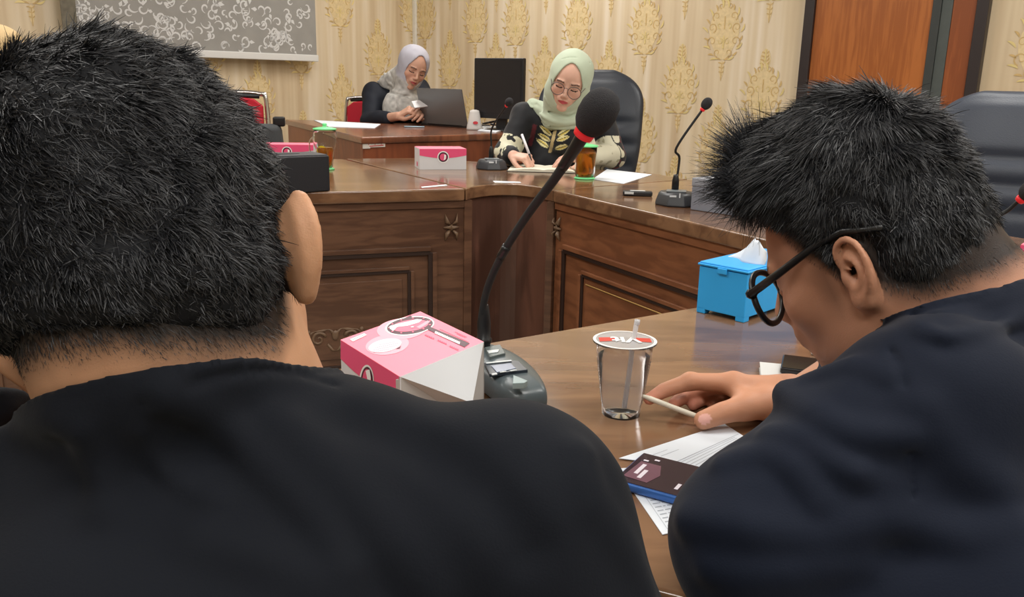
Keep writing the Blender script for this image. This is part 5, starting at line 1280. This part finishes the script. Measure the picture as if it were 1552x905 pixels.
    T.u(rc(shL,elL,.068,.058),.03);T.u(rc(elL+V3(.02,-.01,-.03),(.34,.52,.66),.06,.09),.04);T.u(rc((.36,.50,.74),(.52,.40,.56),.11,.16),.06);T.u(rc(far(1222,625,.60),far(1300,640,.57),.022,.03),.02);T.u(rc(elL,wrL+V3(.0,.0,.0),.050,.038),.02)
    T.u(rc(shR,elR,.062,.050),.03);T.u(rc(elR,W+np.array([.050,.015,.010]),.046,.030),.02)
    nk_=rc(L2W((0,-.02,-.040)),nb,.060,.070)
    c1,c2,c3=[far(*q_) for q_ in((1318,492,.62),(1440,462,.60),(1535,412,.70))]
    pn=np.cross(c2-c1,c3-c1);pn/=np.linalg.norm(pn);pn*=np.sign(pn[2]);pn=pn.astype(f32);c1=c1.astype(f32)
    T.u(lambda P:np.maximum(nk_(P)-.012,(P-c1)@pn+.006),.02)
    T.s(lambda P:np.maximum(nk_(P)-.06,-((P-c1)@pn)),.006)
    T.s(lambda P:np.maximum(nk_(P)-.0015,-((P-c1)@pn)-.010),.002)
    T.u(lambda P:np.maximum(np.abs(nk_(P)-.0075)-.0045,np.abs((P-c1)@pn+.006)-.010),.003)
    T.post(lambda P,d:np.where(np.abs(d)<.05,d+.012*vnoise(P,11)+.005*vnoise(P,26),d).astype(f32))
    cr=lambda pts,amp,wid,pair=0:crease(T,pts,.25,.95,amp*1.15,wid,pair)
    cr(((1188,592),(1235,628),(1290,655),(1375,662)),.010,.009,.016)
    cr(((1225,578),(1290,556),(1345,572)),.007,.008,.012)
    cr(((1100,705),(1160,690),(1205,712),(1235,760)),.008,.009,.014)
    cr(((1165,660),(1215,668),(1262,700),(1300,720)),.006,.008,.012)
    cr(((1045,790),(1130,800),(1240,812),(1350,790)),.007,.012,.018)
    cr(((1080,860),(1190,868),(1300,850)),.006,.012,.018)
    cr(((1345,484),(1400,502),(1470,506),(1545,482)),.006,.007,.010)
    cr(((1400,620),(1450,700),(1520,740)),.005,.014,.018)
    cr(((1400,800),(1470,815),(1545,800)),.005,.012,.016)
    cr(((1312,500),(1350,533),(1372,590),(1380,690),(1386,830)),-.0030,.0024)
    cr(((1318,505),(1395,476),(1448,474),(1520,432)),-.0025,.0022)
    V,Fq=T.mesh((-.02,.2,.34),(.86,1.16,1.06),.0028);V=relax(V,Fq,2,.5)
    np_mesh('shirt',V-off,Fq,mat('navy_black_shirt_cloth',(18,24,38),.74,spec=.14,sheen=.05,bump=.10,bscale=700),t)
    Q=Sdf();Q.u(ell((.56,.48,.47),(.16,.15,.10)),.03)
    for q_ in(-1,1):
        a=V3(.56,.48,.46)+V3(.06,.08,0)*q_;b=a+V3(-.26,.24,.0);Q.u(rc(a,b,.085,.062),.03);Q.u(rc(b,b+V3(.03,-.03,-.41),.060,.045),.02);Q.u(rc(b+V3(.04,-.04,-.42),b+V3(-.07,.08,-.43),.04,.03),.02)
    V,Fq=Q.mesh((.1,.2,0),(.9,1.0,.62),.008);np_mesh('trousers',V-off,Fq,mat('black_trousers',(24,24,28),.8),t)
    # glasses
    g=thing('eyeglasses','black framed eyeglasses worn by the man bowed over the table','glasses',tuple(L2W((0,.1,0)).astype(float)))
    o0=L2W((0,.1,0)).astype(float);Lw_=lambda p:L2W(p).astype(float)-o0
    GBK=mat('glasses_black',(24,24,26),.35)
    w=MB();
    for q_ in(-1,1):
        def lens(r1,r2,yy): return [Lw_((q_*(.037)+r1*math.cos(a)*(1.0 if 1 else 1),yy-.005*((q_*.035+r1*math.cos(a))/.07)**2,-.004+r2*math.sin(a)*(1-.10*math.cos(a)*-q_))) for a in np.linspace(0,2*math.pi,33)]
        w.tube(lens(.0330,.0250,.099),.0027,8)
    w.tube([Lw_(p) for p in((-.006,.099,.002),(0,.102,.006),(.006,.099,.002))],.0018,8);w.build('frame',GBK,g,smooth=True)
    for q_ in(-1,1):
        w=MB();w.add([Lw_((q_*.037+.0320*math.cos(a),.099-.005*((q_*.037+.0320*math.cos(a))/.07)**2,-.004+.0240*math.sin(a))) for a in np.linspace(0,2*math.pi,30)[:-1]],[tuple(range(29))])
        o=w.build('lens',mat('lens_glass',(250,250,250),.02,trans=1,ior=1.02,alpha=.10),g)
        w=MB();w.tube([Lw_(p) for p in((q_*.066,.096,.006),(q_*.071,.095,.007),(q_*.0735,.092,.007))],.0045,8);w.build('hinge',GBK,g,smooth=True)
        w=MB();w.tube([Lw_(p) for p in((q_*.0735,.106,.007),(q_*.0765,.06,.010),(q_*.0785,.015,.0315),(q_*.079,-.01,.034),(q_*.079,-.030,.020),(q_*.078,-.045,.0))][:4] if 0 else [Lw_(p) for p in((q_*.0735,.094,.007),(q_*.0765,.060,.017),(q_*.0790,.015,.031),(q_*.080,-.008,.034),(q_*.079,-.040,.026))],[.0036,.0034,.0030,.0028,.0024],8,flat=1);w.build('temple',GBK,g,smooth=True)
    # thin white pen
    pa=far(974,600,.889);pb=far(1068,636,.872);p=thing('pen','thin white pen held between the fingertips of the man with glasses','pen',tuple(pa))
    w=MB();w.tube([Vector((0,0,0)),Vector((pb-pa)*.12),Vector(pb-pa)],[.0016,.0030,.0030],10);w.build('pen_barrel',mat('pen_white',(232,226,208),.4),p,smooth=True)
right_man()
# ================================================================ the two women
def in_poly(x,z,P):
    c=np.zeros(len(x),bool);j=len(P)-1
    for i in range(len(P)):
        xi,zi=P[i];xj,zj=P[j];m=((zi>z)!=(zj>z))&(x<(xj-xi)*(z-zi)/(zj-zi+1e-12)+xi);c^=m;j=i
    return c
def px_of(V):
    v=V-CAM;z=v@fwd;return CXp+F*(v@rt)/z,CYp-F*(v@upv)/z
def hijab(O,A,s,name,m,parent,off,drape,k=.02,h=.0035,open_r=(.053,.072),open_z=-.012,post=None,col=None,top=(0,-.016,.036),tr=(.088,.106,.093)):
    L=lambda g:loc_(g,O,A,s);S=Sdf()
    S.u(L(ell(top,tr)),.01);S.u(L(ell((0,.012,-.010),(.078,.083,.092))),.03);S.u(L(ell((0,.004,-.075),(.070,.072,.055))),.03)
    for f,kk in drape: S.u(f,kk)
    if post:
        for p in post:S.post(p)
    # face opening, a little pointed at the forehead
    S.s(L(lambda P:np.maximum(np.sqrt((P[:,0]/(open_r[0]*(1-.25*np.clip((P[:,2]-open_z)/.09,0,1))))**2+((P[:,2]-open_z)/open_r[1])**2)*open_r[0]-open_r[0],.028-P[:,1])),.006)
    # rolled hem around the opening
    return S
def woman_green():
    t=thing('person','woman in sage green headscarf and glasses writing at the corner table','person',(.35,3.95,0))
    off=np.array([.35,3.95,0]);s=1.04
    O=far(863,123,3.72);A=axes((-.16,-.90,-.30),R_(15));Af=A.astype(float)
    skin=(214,170,150);S=Sdf();add_head(S,O,A,s,False,(),eyes_shut=1)
    L2W=lambda p:V3(O)+A@V3(p)*s
    W_=lambda x,y,Y:V3(far(x,y,Y))
    nb=V3(O[0]+.02,O[1]+.11,O[2]-.19);shR=W_(795,178,3.90);shL=W_(908,176,3.92);elR=W_(768,232,3.80);elL=W_(930,235,3.84);wrR=W_(778,236,3.68);wrL=W_(885,238,3.66)
    ch=V3(O[0]-.0,O[1]+.20,O[2]-.37)
    S.u(rc(L2W((0,-.02,-.05)),nb,.055,.06),.03);S.u(ell(ch,(.11,.07,.12)),.04);S.u(rc(ch,(ch[0],ch[1]+.12,.50),.11,.12),.05)
    for a,b,c_ in((shR,elR,wrR),(shL,elL,wrL)): S.u(rc(nb+V3(0,.03,-.06),a,.03,.03),.03);S.u(rc(a,b,.04,.032),.02);S.u(rc(b,c_,.03,.022),.01)
    hR=W_(812,242,3.62);hL=W_(838,243,3.62)
    hand(S,wrR,hR-wrR+V3(0,-.02,-.0),(0.1,-.45,.9),-1,(.75,.85,.95,1.0),s=.88,thumb=.4,rk=1.05)
    hand(S,wrL,hL-wrL,(0,-.35,.93),1,(.35,.35,.4,.4),s=.9,thumb=.3,rk=1.05)
    V,Fq=S.mesh((-.15,3.35,.38),(.80,4.35,1.34),.0026);V=relax(V,Fq,1,.2)
    col=face_color(V,O,A,s,skin,lip=(186,78,84),brow=(58,40,34))
    np_mesh('body',V-off,Fq,skin_mat('skin_fair',skin),t,col)
    # blouse
    T=Sdf();T.u(ell(ch+V3(0,0,.03),(.19,.125,.19)),.04);T.u(rc(ch,(ch[0],ch[1]+.12,.52),.145,.16),.06);T.u(ell(ch+V3(0,-.075,.02),(.11,.06,.08)),.04)
    for a,b,c_ in((shR,elR,wrR),(shL,elL,wrL)):
        T.u(rc(nb+V3(0,.03,-.05),a,.05,.055),.04);T.u(rc(a,b,.060,.056),.03);T.u(rc(b,c_+(b-c_)*.35,.054,.042),.02)
    T.s(rc(L2W((0,-.02,-.05)),nb,.056,.061),.004)
    T.u(ell(nb+V3(0,-.06,-.055),(.10,.06,.06)),.03)
    T.post(lambda P,d:np.where(np.abs(d)<.05,d+.014*vnoise(P,12)+.006*vnoise(P,30),d).astype(f32))
    V,Fq=T.mesh((-.20,3.45,.38),(.86,4.4,1.2),.0036);V=relax(V,Fq,1,.4);N=vnormals(V,Fq)
    x,y=px_of(V);c=np.repeat(lc3((26,27,31))[None],len(V),0);fr=N[:,1]<.15
    def paint(m,cc): c[m]=lc3(cc)
    # placket with a zip, leaves on both sides, red-brown side bands
    paint(fr&in_poly(x,y,[(841,188),(846,188),(836,231),(831,231)]),(176,156,110))
    paint(fr&in_poly(x,y,[(808,188),(814,190),(806,222),(800,220)]),(92,34,42))
    leaves=[((836,206),(818,190)),((834,214),(815,202)),((832,224),(812,210)),((845,206),(866,194)),((843,213),(864,206)),((841,226),(862,220)),((838,198),(820,182))]
    for (bx0,by0),(tx,ty) in leaves:
        d=np.array([tx-bx0,ty-by0],float);L_=np.linalg.norm(d);d/=L_;nn=np.array([-d[1],d[0]]);u=((x-bx0)*d[0]+(y-by0)*d[1])/L_;v=(x-bx0)*nn[0]+(y-by0)*nn[1]
        wd=4.6*np.sin(np.clip(u,0,1)*math.pi)**.7*(1-.35*np.clip(u,0,1));m=fr&(u>0)&(u<1)&(np.abs(v)<wd);paint(m,(222,212,158));paint(m&(v>0)&(np.abs(v)<wd*.6),(214,190,84));paint(m&(np.abs(v)<.55),(70,64,44))
    n1=vnoise(V.astype(f32),38);n2=vnoise(V.astype(f32)+7,60)
    def band(a,b,t0,t1):
        a=a.astype(float);b=b.astype(float);ba=b-a;h=((V-a)@ba)/(ba@ba);r=np.linalg.norm(V-a-h[:,None]*ba,axis=1);return (h>t0)&(h<t1)&(r<.085)
    m=band(elR,wrR,-.55,.75);paint(m&(n1>.02),(214,210,184));paint(m&(n1>.02)&(n2>.24),(60,70,50))
    m=band(shR,elR,.72,1.1);paint(m&(n1>.10),(206,204,180))
    m=band(elL,wrL,.12,.8);paint(m,(206,202,180));paint(m&(n2>.26),(160,156,130))
    m=band(elL,wrL,-.75,.10);paint(m&(n1>.06),(206,200,176));paint(m&(n1<-.03)&(n2>0),(112,32,44))
    np_mesh('blouse',V-off,Fq,mat('black_batik_cloth',(26,27,31),.7,spec=.3,attr='col',sheen=.15),t,c)
    # headscarf
    dr=[(rc(L2W((0,-.03,-.08)),nb+V3(0,-.01,.03),.066,.062),.03),
        (ell(nb+V3(-.0,-.015,.015),(.115,.10,.042)),.03),
        (rc(nb+V3(-.03,-.05,.03),shR+V3(.035,-.0,.055),.042,.028),.03),(rc(nb+V3(.02,-.03,.03),shL+V3(-.06,.01,.05),.042,.03),.03),
        (ell(nb+V3(-.01,-.075,.035),(.095,.050,.042)),.03),(rc(L2W((-.055,.0,-.05)),nb+V3(.09,-.02,.035),.035,.038),.04),(rc(L2W((.055,.01,-.05)),nb+V3(-.09,-.03,.035),.033,.036),.04)]
    W2=lambda *a:[far(x_,y_,Y_) for x_,y_,Y_ in a]
    folds=[ridge(W2((803,158,3.75),(826,177,3.68),(856,187,3.64),(885,180,3.66),(905,160,3.72)),.010,.007),ridge(W2((790,160,3.8),(822,184,3.68),(852,196,3.65),(880,190,3.66)),.007,.008),
        ridge(W2((815,160,3.73),(838,174,3.65),(864,178,3.62),(888,168,3.66)),-.010,.006),ridge(W2((898,95,3.72),(902,130,3.72),(892,160,3.70)),.005,.007),ridge(W2((830,150,3.66),(846,170,3.63),(868,170,3.61)),.005,.005),
        ridge(W2((856,91,3.60),(870,92,3.60),(890,98,3.64)),-.003,.003),ridge(W2((812,172,3.72),(840,192,3.66)),-.006,.005)]
    S=hijab(O,A,s,'headscarf',None,t,off,dr,open_r=(.058,.088),open_z=.006,tr=(.088,.104,.088),post=[lambda P,d:np.where(np.abs(d)<.04,d+.004*vnoise(P,28),d).astype(f32)])
    for p,a_,w_ in (((( 800,158),(826,178),(856,187),(885,180),(903,160)),.010,.007),(((812,158),(836,171),(862,177),(890,164)),-.010,.006),(((795,166),(822,186),(852,193),(880,188)),-.008,.006),(((826,148),(842,166),(866,171),(890,152)),.007,.005),(((898,96),(903,130),(893,156)),-.005,.006),(((852,90),(870,87),(894,96)),-.004,.003),(((806,156),(815,172),(832,190)),.007,.005)): crease(S,p,3.3,4.2,a_,w_)
    V,Fq=S.mesh((-.05,3.4,.78),(.66,4.2,1.34),.0032);V=relax(V,Fq,1,.4)
    np_mesh('headscarf',V-off,Fq,mat('sage_green_scarf',(181,193,171),.75,spec=.3,sheen=.15),t)
    # glasses
    g=thing('eyeglasses','round thin framed eyeglasses worn by the woman in green headscarf','glasses',tuple(L2W((0,.1,0)).astype(float)))
    o0=L2W((0,.1,0)).astype(float);Lw_=lambda p:L2W(p).astype(float)-o0;GM=mat('glasses_brown_grey',(96,84,80),.3)
    w=MB()
    for q in(-1,1): w.tube([Lw_((q*.034+.0265*math.cos(a),.110-.004*abs(math.cos(a)),-.004+.0245*math.sin(a))) for a in np.linspace(0,2*math.pi,29)],.0017,6)
    w.tube([Lw_(p) for p in((-.009,.109,.004),(0,.112,.008),(.009,.109,.004))],.0014,6);w.build('frame',GM,g,smooth=True)
    for q in(-1,1):
        w=MB();w.add([Lw_((q*.034+.0255*math.cos(a),.109,-.004+.0235*math.sin(a))) for a in np.linspace(0,2*math.pi,25)[:-1]],[tuple(range(24))]);w.build('lens',mat('lens_glass'),g)
        w=MB();w.tube([Lw_((q*.060,.108,.004)),Lw_((q*.070,.06,.008)),Lw_((q*.073,.0,.012))],.0016,6);w.build('temple',GM,g,smooth=True)
    # pen in her hand, ring and lanyard badge
    pa=far(791,204,3.66);pb=far(806,244,3.58);p=thing('pen','white and black pen in the writing hand of the woman in green headscarf','pen',tuple(pa))
    w=MB();w.tube([Vector((0,0,0)),Vector((pb-pa)*.75)],.0055,10);w.build('pen_barrel',mat('pen_white_barrel',(220,216,220),.4),p,smooth=True)
    w=MB();w.tube([Vector((pb-pa)*.75),Vector((pb-pa)*.98)],[.005,.0015],10);w.build('pen_grip',BLK,p,smooth=True)
    def on_chest(x_,y_):
        Y=3.55
        r=ray(x_,y_);ts=np.linspace(3.5,4.1,240);P=(CAM+r[None]*ts[:,None]/r[1]).astype(f32);d=T.full(P);i=np.argmax(d<.002);return P[i].astype(float)-np.array(r)*.004/np.linalg.norm(r)
    ln=[on_chest(*q) for q in((888,186),(884,196),(879,206),(876,214))];b0=ln[-1]
    L=thing('lanyard_badge','cream and yellow badge hanging on a dark red neck strap beside the foam microphone head','badge',tuple(b0))
    w=MB();w.tube([Vector(q-b0) for q in ln],.006,8,flat=.3);w.build('strap',mat('strap_dark_red',(110,40,46),.6),L)
    w=MB();w.box((-.0,-.004,-.03),(.034,.004,.05));w.build('badge_card',mat('badge_cream',(222,214,170),.4),L,bevel=.002)
    w=MB();w.sph((0,-.007,-.016),(.012,.003,.012),12);w.build('emblem',mat('badge_yellow',(214,184,60),.4),L,smooth=True)
woman_green()
def woman_grey():
    t=thing('person','woman in grey headscarf and black top looking at a phone behind the open laptop','person',(-.85,6.0,0))
    off=np.array([-.85,6.0,0]);s=1.16
    O=far(625,103,5.80);A=axes((.40,-.84,-.32),R_(17));skin=(190,146,124);S=Sdf();add_head(S,O,A,s,False,())
    L2W=lambda p:V3(O)+A@V3(p)*s;W_=lambda x,y,Y:V3(far(x,y,Y))
    nb=V3(O[0]-.07,O[1]+.14,O[2]-.20);shR=W_(566,140,6.02);shL=W_(636,134,6.12);elR=W_(560,183,5.82);wrR=W_(604,176,5.58);elL=W_(652,176,5.90);wrL=W_(630,172,5.62)
    ch=V3(-.82,6.05,O[2]-.37)
    S.u(rc(L2W((0,-.02,-.05)),nb,.06,.065),.03);S.u(ell(ch,(.12,.08,.13)),.04);S.u(rc(ch,(-.85,6.15,.52),.12,.13),.05)
    for a,b,c_ in((shR,elR,wrR),(shL,elL,wrL)): S.u(rc(nb+V3(0,.03,-.06),a,.035,.03),.03);S.u(rc(a,b,.045,.038),.02);S.u(rc(b,c_,.037,.027),.01)
    hp=W_(632,160,5.52)
    hand(S,wrR,hp-wrR,(-.3,-.5,.8),-1,(.6,.9,1.0,1.0),s=1.05,thumb=.1,rk=1.1)
    hand(S,wrL,hp+V3(.02,0,-.03)-wrL,(.6,-.6,.5),1,(.6,.9,1.0,1.0),s=1.05,thumb=.1,rk=1.1)
    V,Fq=S.mesh((-1.4,5.3,.38),(-.35,6.5,1.45),.0034);V=relax(V,Fq,1,.15)
    np_mesh('body',V-off,Fq,skin_mat('skin_warm',skin),t,face_color(V,O,A,s,skin,lip=(160,76,76),brow=(40,28,26)))
    T=Sdf();T.u(ell(ch,(.21,.14,.21)),.04);T.u(rc(ch,(-.85,6.15,.52),.16,.17),.06)
    for a,b,c_ in((shR,elR,wrR),(shL,elL,wrL)): T.u(rc(nb+V3(0,.02,-.05),a,.06,.062),.04);T.u(rc(a,b,.068,.060),.03);T.u(rc(b,c_+(b-c_)*.35,.058,.045),.02)
    T.post(lambda P,d:np.where(np.abs(d)<.05,d+.014*vnoise(P,11)+.006*vnoise(P,26),d).astype(f32))
    V,Fq=T.mesh((-1.4,5.3,.38),(-.30,6.6,1.35),.0055);V=relax(V,Fq,1,.4);np_mesh('blouse',V-off,Fq,mat('navy_black_cloth',(24,27,36),.75,spec=.3),t)
    dr=[(rc(L2W((0,-.03,-.08)),nb+V3(0,-.01,.02),.07,.09),.03),(rc(L2W((-.02,-.10,-.03)),shR+V3(.09,0,.07),.055,.05),.09),(ell(nb+V3(.0,-.03,.0),(.12,.115,.06)),.03),
        (ell(nb+V3(.05,-.10,-.04),(.12,.07,.08)),.04),(ell(V3(far(604,166,5.78)),(.105,.07,.13)),.07)]
    W2=lambda *a:[far(x_,y_,Y_) for x_,y_,Y_ in a]
    folds=[ridge(W2((566,122,5.9),(590,136,5.72),(612,145,5.62),(636,142,5.64)),.010,.010),ridge(W2((572,128,5.88),(596,142,5.70),(622,150,5.62)),-.009,.008),ridge(W2((580,110,5.85),(592,130,5.74),(606,140,5.65)),.007,.008),
        ridge(W2((600,150,5.64),(592,172,5.66)),.009,.010),ridge(W2((614,150,5.60),(616,172,5.62)),-.008,.009),ridge(W2((606,150,5.62),(606,172,5.64)),-.007,.006)]
    S=hijab(O,A,s,'headscarf',None,t,off,dr,open_r=(.058,.086),open_z=.006,tr=(.088,.104,.090),post=[lambda P,d:np.where(np.abs(d)<.04,d+.005*vnoise(P,26),d).astype(f32)])
    for p,a_,w_ in ((((566,120),(590,134),(612,142),(636,138)),.013,.010),(((572,128),(594,141),(620,147)),-.014,.009),(((580,106),(590,126),(606,136)),.010,.008),(((596,148),(590,170)),.012,.009),(((612,146),(614,170)),-.012,.009),(((603,148),(602,170)),-.010,.007),(((590,80),(588,104),(598,126)),-.008,.008)): crease(S,p,5.0,6.5,a_,w_)
    V,Fq=S.mesh((-1.3,5.3,.85),(-.4,6.4,1.5),.0048);V=relax(V,Fq,1,.3)
    lower=V[:,2]<O[2]-.08
    n=vnoise(V.astype(f32),50)+.5*vnoise(V.astype(f32)+3,90);q=((V-O)@A.astype(float))/s
    c=np.repeat(lc3((168,166,176))[None],len(V),0);lowm=np.clip((-.055-q[:,2]-.6*q[:,1]*0)/.02,0,1)[:,None];lowm=np.maximum(lowm,np.clip((-.095-q[:,1])/.02,0,1)[:,None]*(q[:,2]<.0)[:,None]);c=c*(1-lowm)+lowm*(lc3((176,174,170))[None]*(1+.55*n[:,None]))
    np_mesh('headscarf',V-off,Fq,mat('grey_print_scarf',(168,166,176),.75,spec=.3,attr='col'),t,c)
    pc=far(641,157,5.50);p=thing('smartphone','slim pale phone held up in the hands of the woman in grey headscarf','phone',tuple(pc));w=MB();w.box((0,0,0),(.13,.009,.07),TR(rx=R_(-55),rz=R_(20),ry=R_(-8)));w.build('phone_body',mat('phone_pale',(180,176,176),.3),p,bevel=.003)
woman_grey()
def woman_beige():
    t=thing('person','person in a beige headscarf, only the top of the head showing at far left','person',(-1.55,2.9,0))
    off=np.array([-1.55,2.9,0]);s=1.0;O=far(-2,104,2.75);A=axes((.15,-.9,-.35),R_(0));skin=(176,126,112);S=Sdf();add_head(S,O,A,s,False,());off=np.array([O[0],O[1]+.15,0]);t.location=tuple(off)
    L2W=lambda p:V3(O)+A@V3(p)*s;nb=V3(O[0],O[1]+.10,O[2]-.19);ch=V3(O[0],O[1]+.14,O[2]-.38)
    S.u(rc(L2W((0,-.02,-.05)),nb,.055,.06),.03);S.u(ell(ch,(.14,.09,.17)),.04)
    arms=[]
    for q in(-1,1):
        sh=nb+V3(q*.17,.03,-.06);el=sh+V3(q*.05,-.04,-.27);wr=el+V3(-q*.10,-.22,.04);arms.append((sh,el,wr));S.u(rc(nb,sh,.05,.045),.03);S.u(rc(sh,el,.042,.034),.02);S.u(rc(el,wr,.032,.024),.01);hand(S,wr,(-q*.3,-.9,0),(0,0,1),q,(.3,.4,.4,.4),s=.9)
    lo=np.array([O[0]-.4,O[1]-.35,.4]);hi=np.array([O[0]+.4,O[1]+.45,O[2]+.2])
    V,Fq=S.mesh(lo,hi,.006);np_mesh('body',V-off,Fq,skin_mat('skin_rose',skin),t,face_color(V,O,A,s,skin))
    T=Sdf();T.u(ell(ch,(.175,.13,.19)),.04);T.u(rc(ch,ch+V3(0,.08,-.28),.15,.17),.06)
    for sh,el,wr in arms: T.u(rc(nb+V3(0,.02,-.05),sh,.055,.06),.04);T.u(rc(sh,el,.062,.05),.03);T.u(rc(el,wr+(el-wr)*.3,.048,.036),.02)
    V,Fq=T.mesh(lo-.1,hi+.1,.007);np_mesh('blouse',V-off,Fq,mat('brown_cloth',(88,66,58),.8),t)
    S=hijab(O,A,s,'headscarf',None,t,off,[(rc(L2W((0,-.03,-.08)),nb,.066,.085),.03),(ell(nb+V3(0,-.02,0),(.13,.11,.07)),.04)],open_r=(.050,.080),open_z=.030)
    V,Fq=S.mesh(lo-.1,hi+.1,.005);V=relax(V,Fq,1,.4);np_mesh('headscarf',V-off,Fq,mat('beige_scarf',(204,176,132),.75,spec=.3),t)
woman_beige()
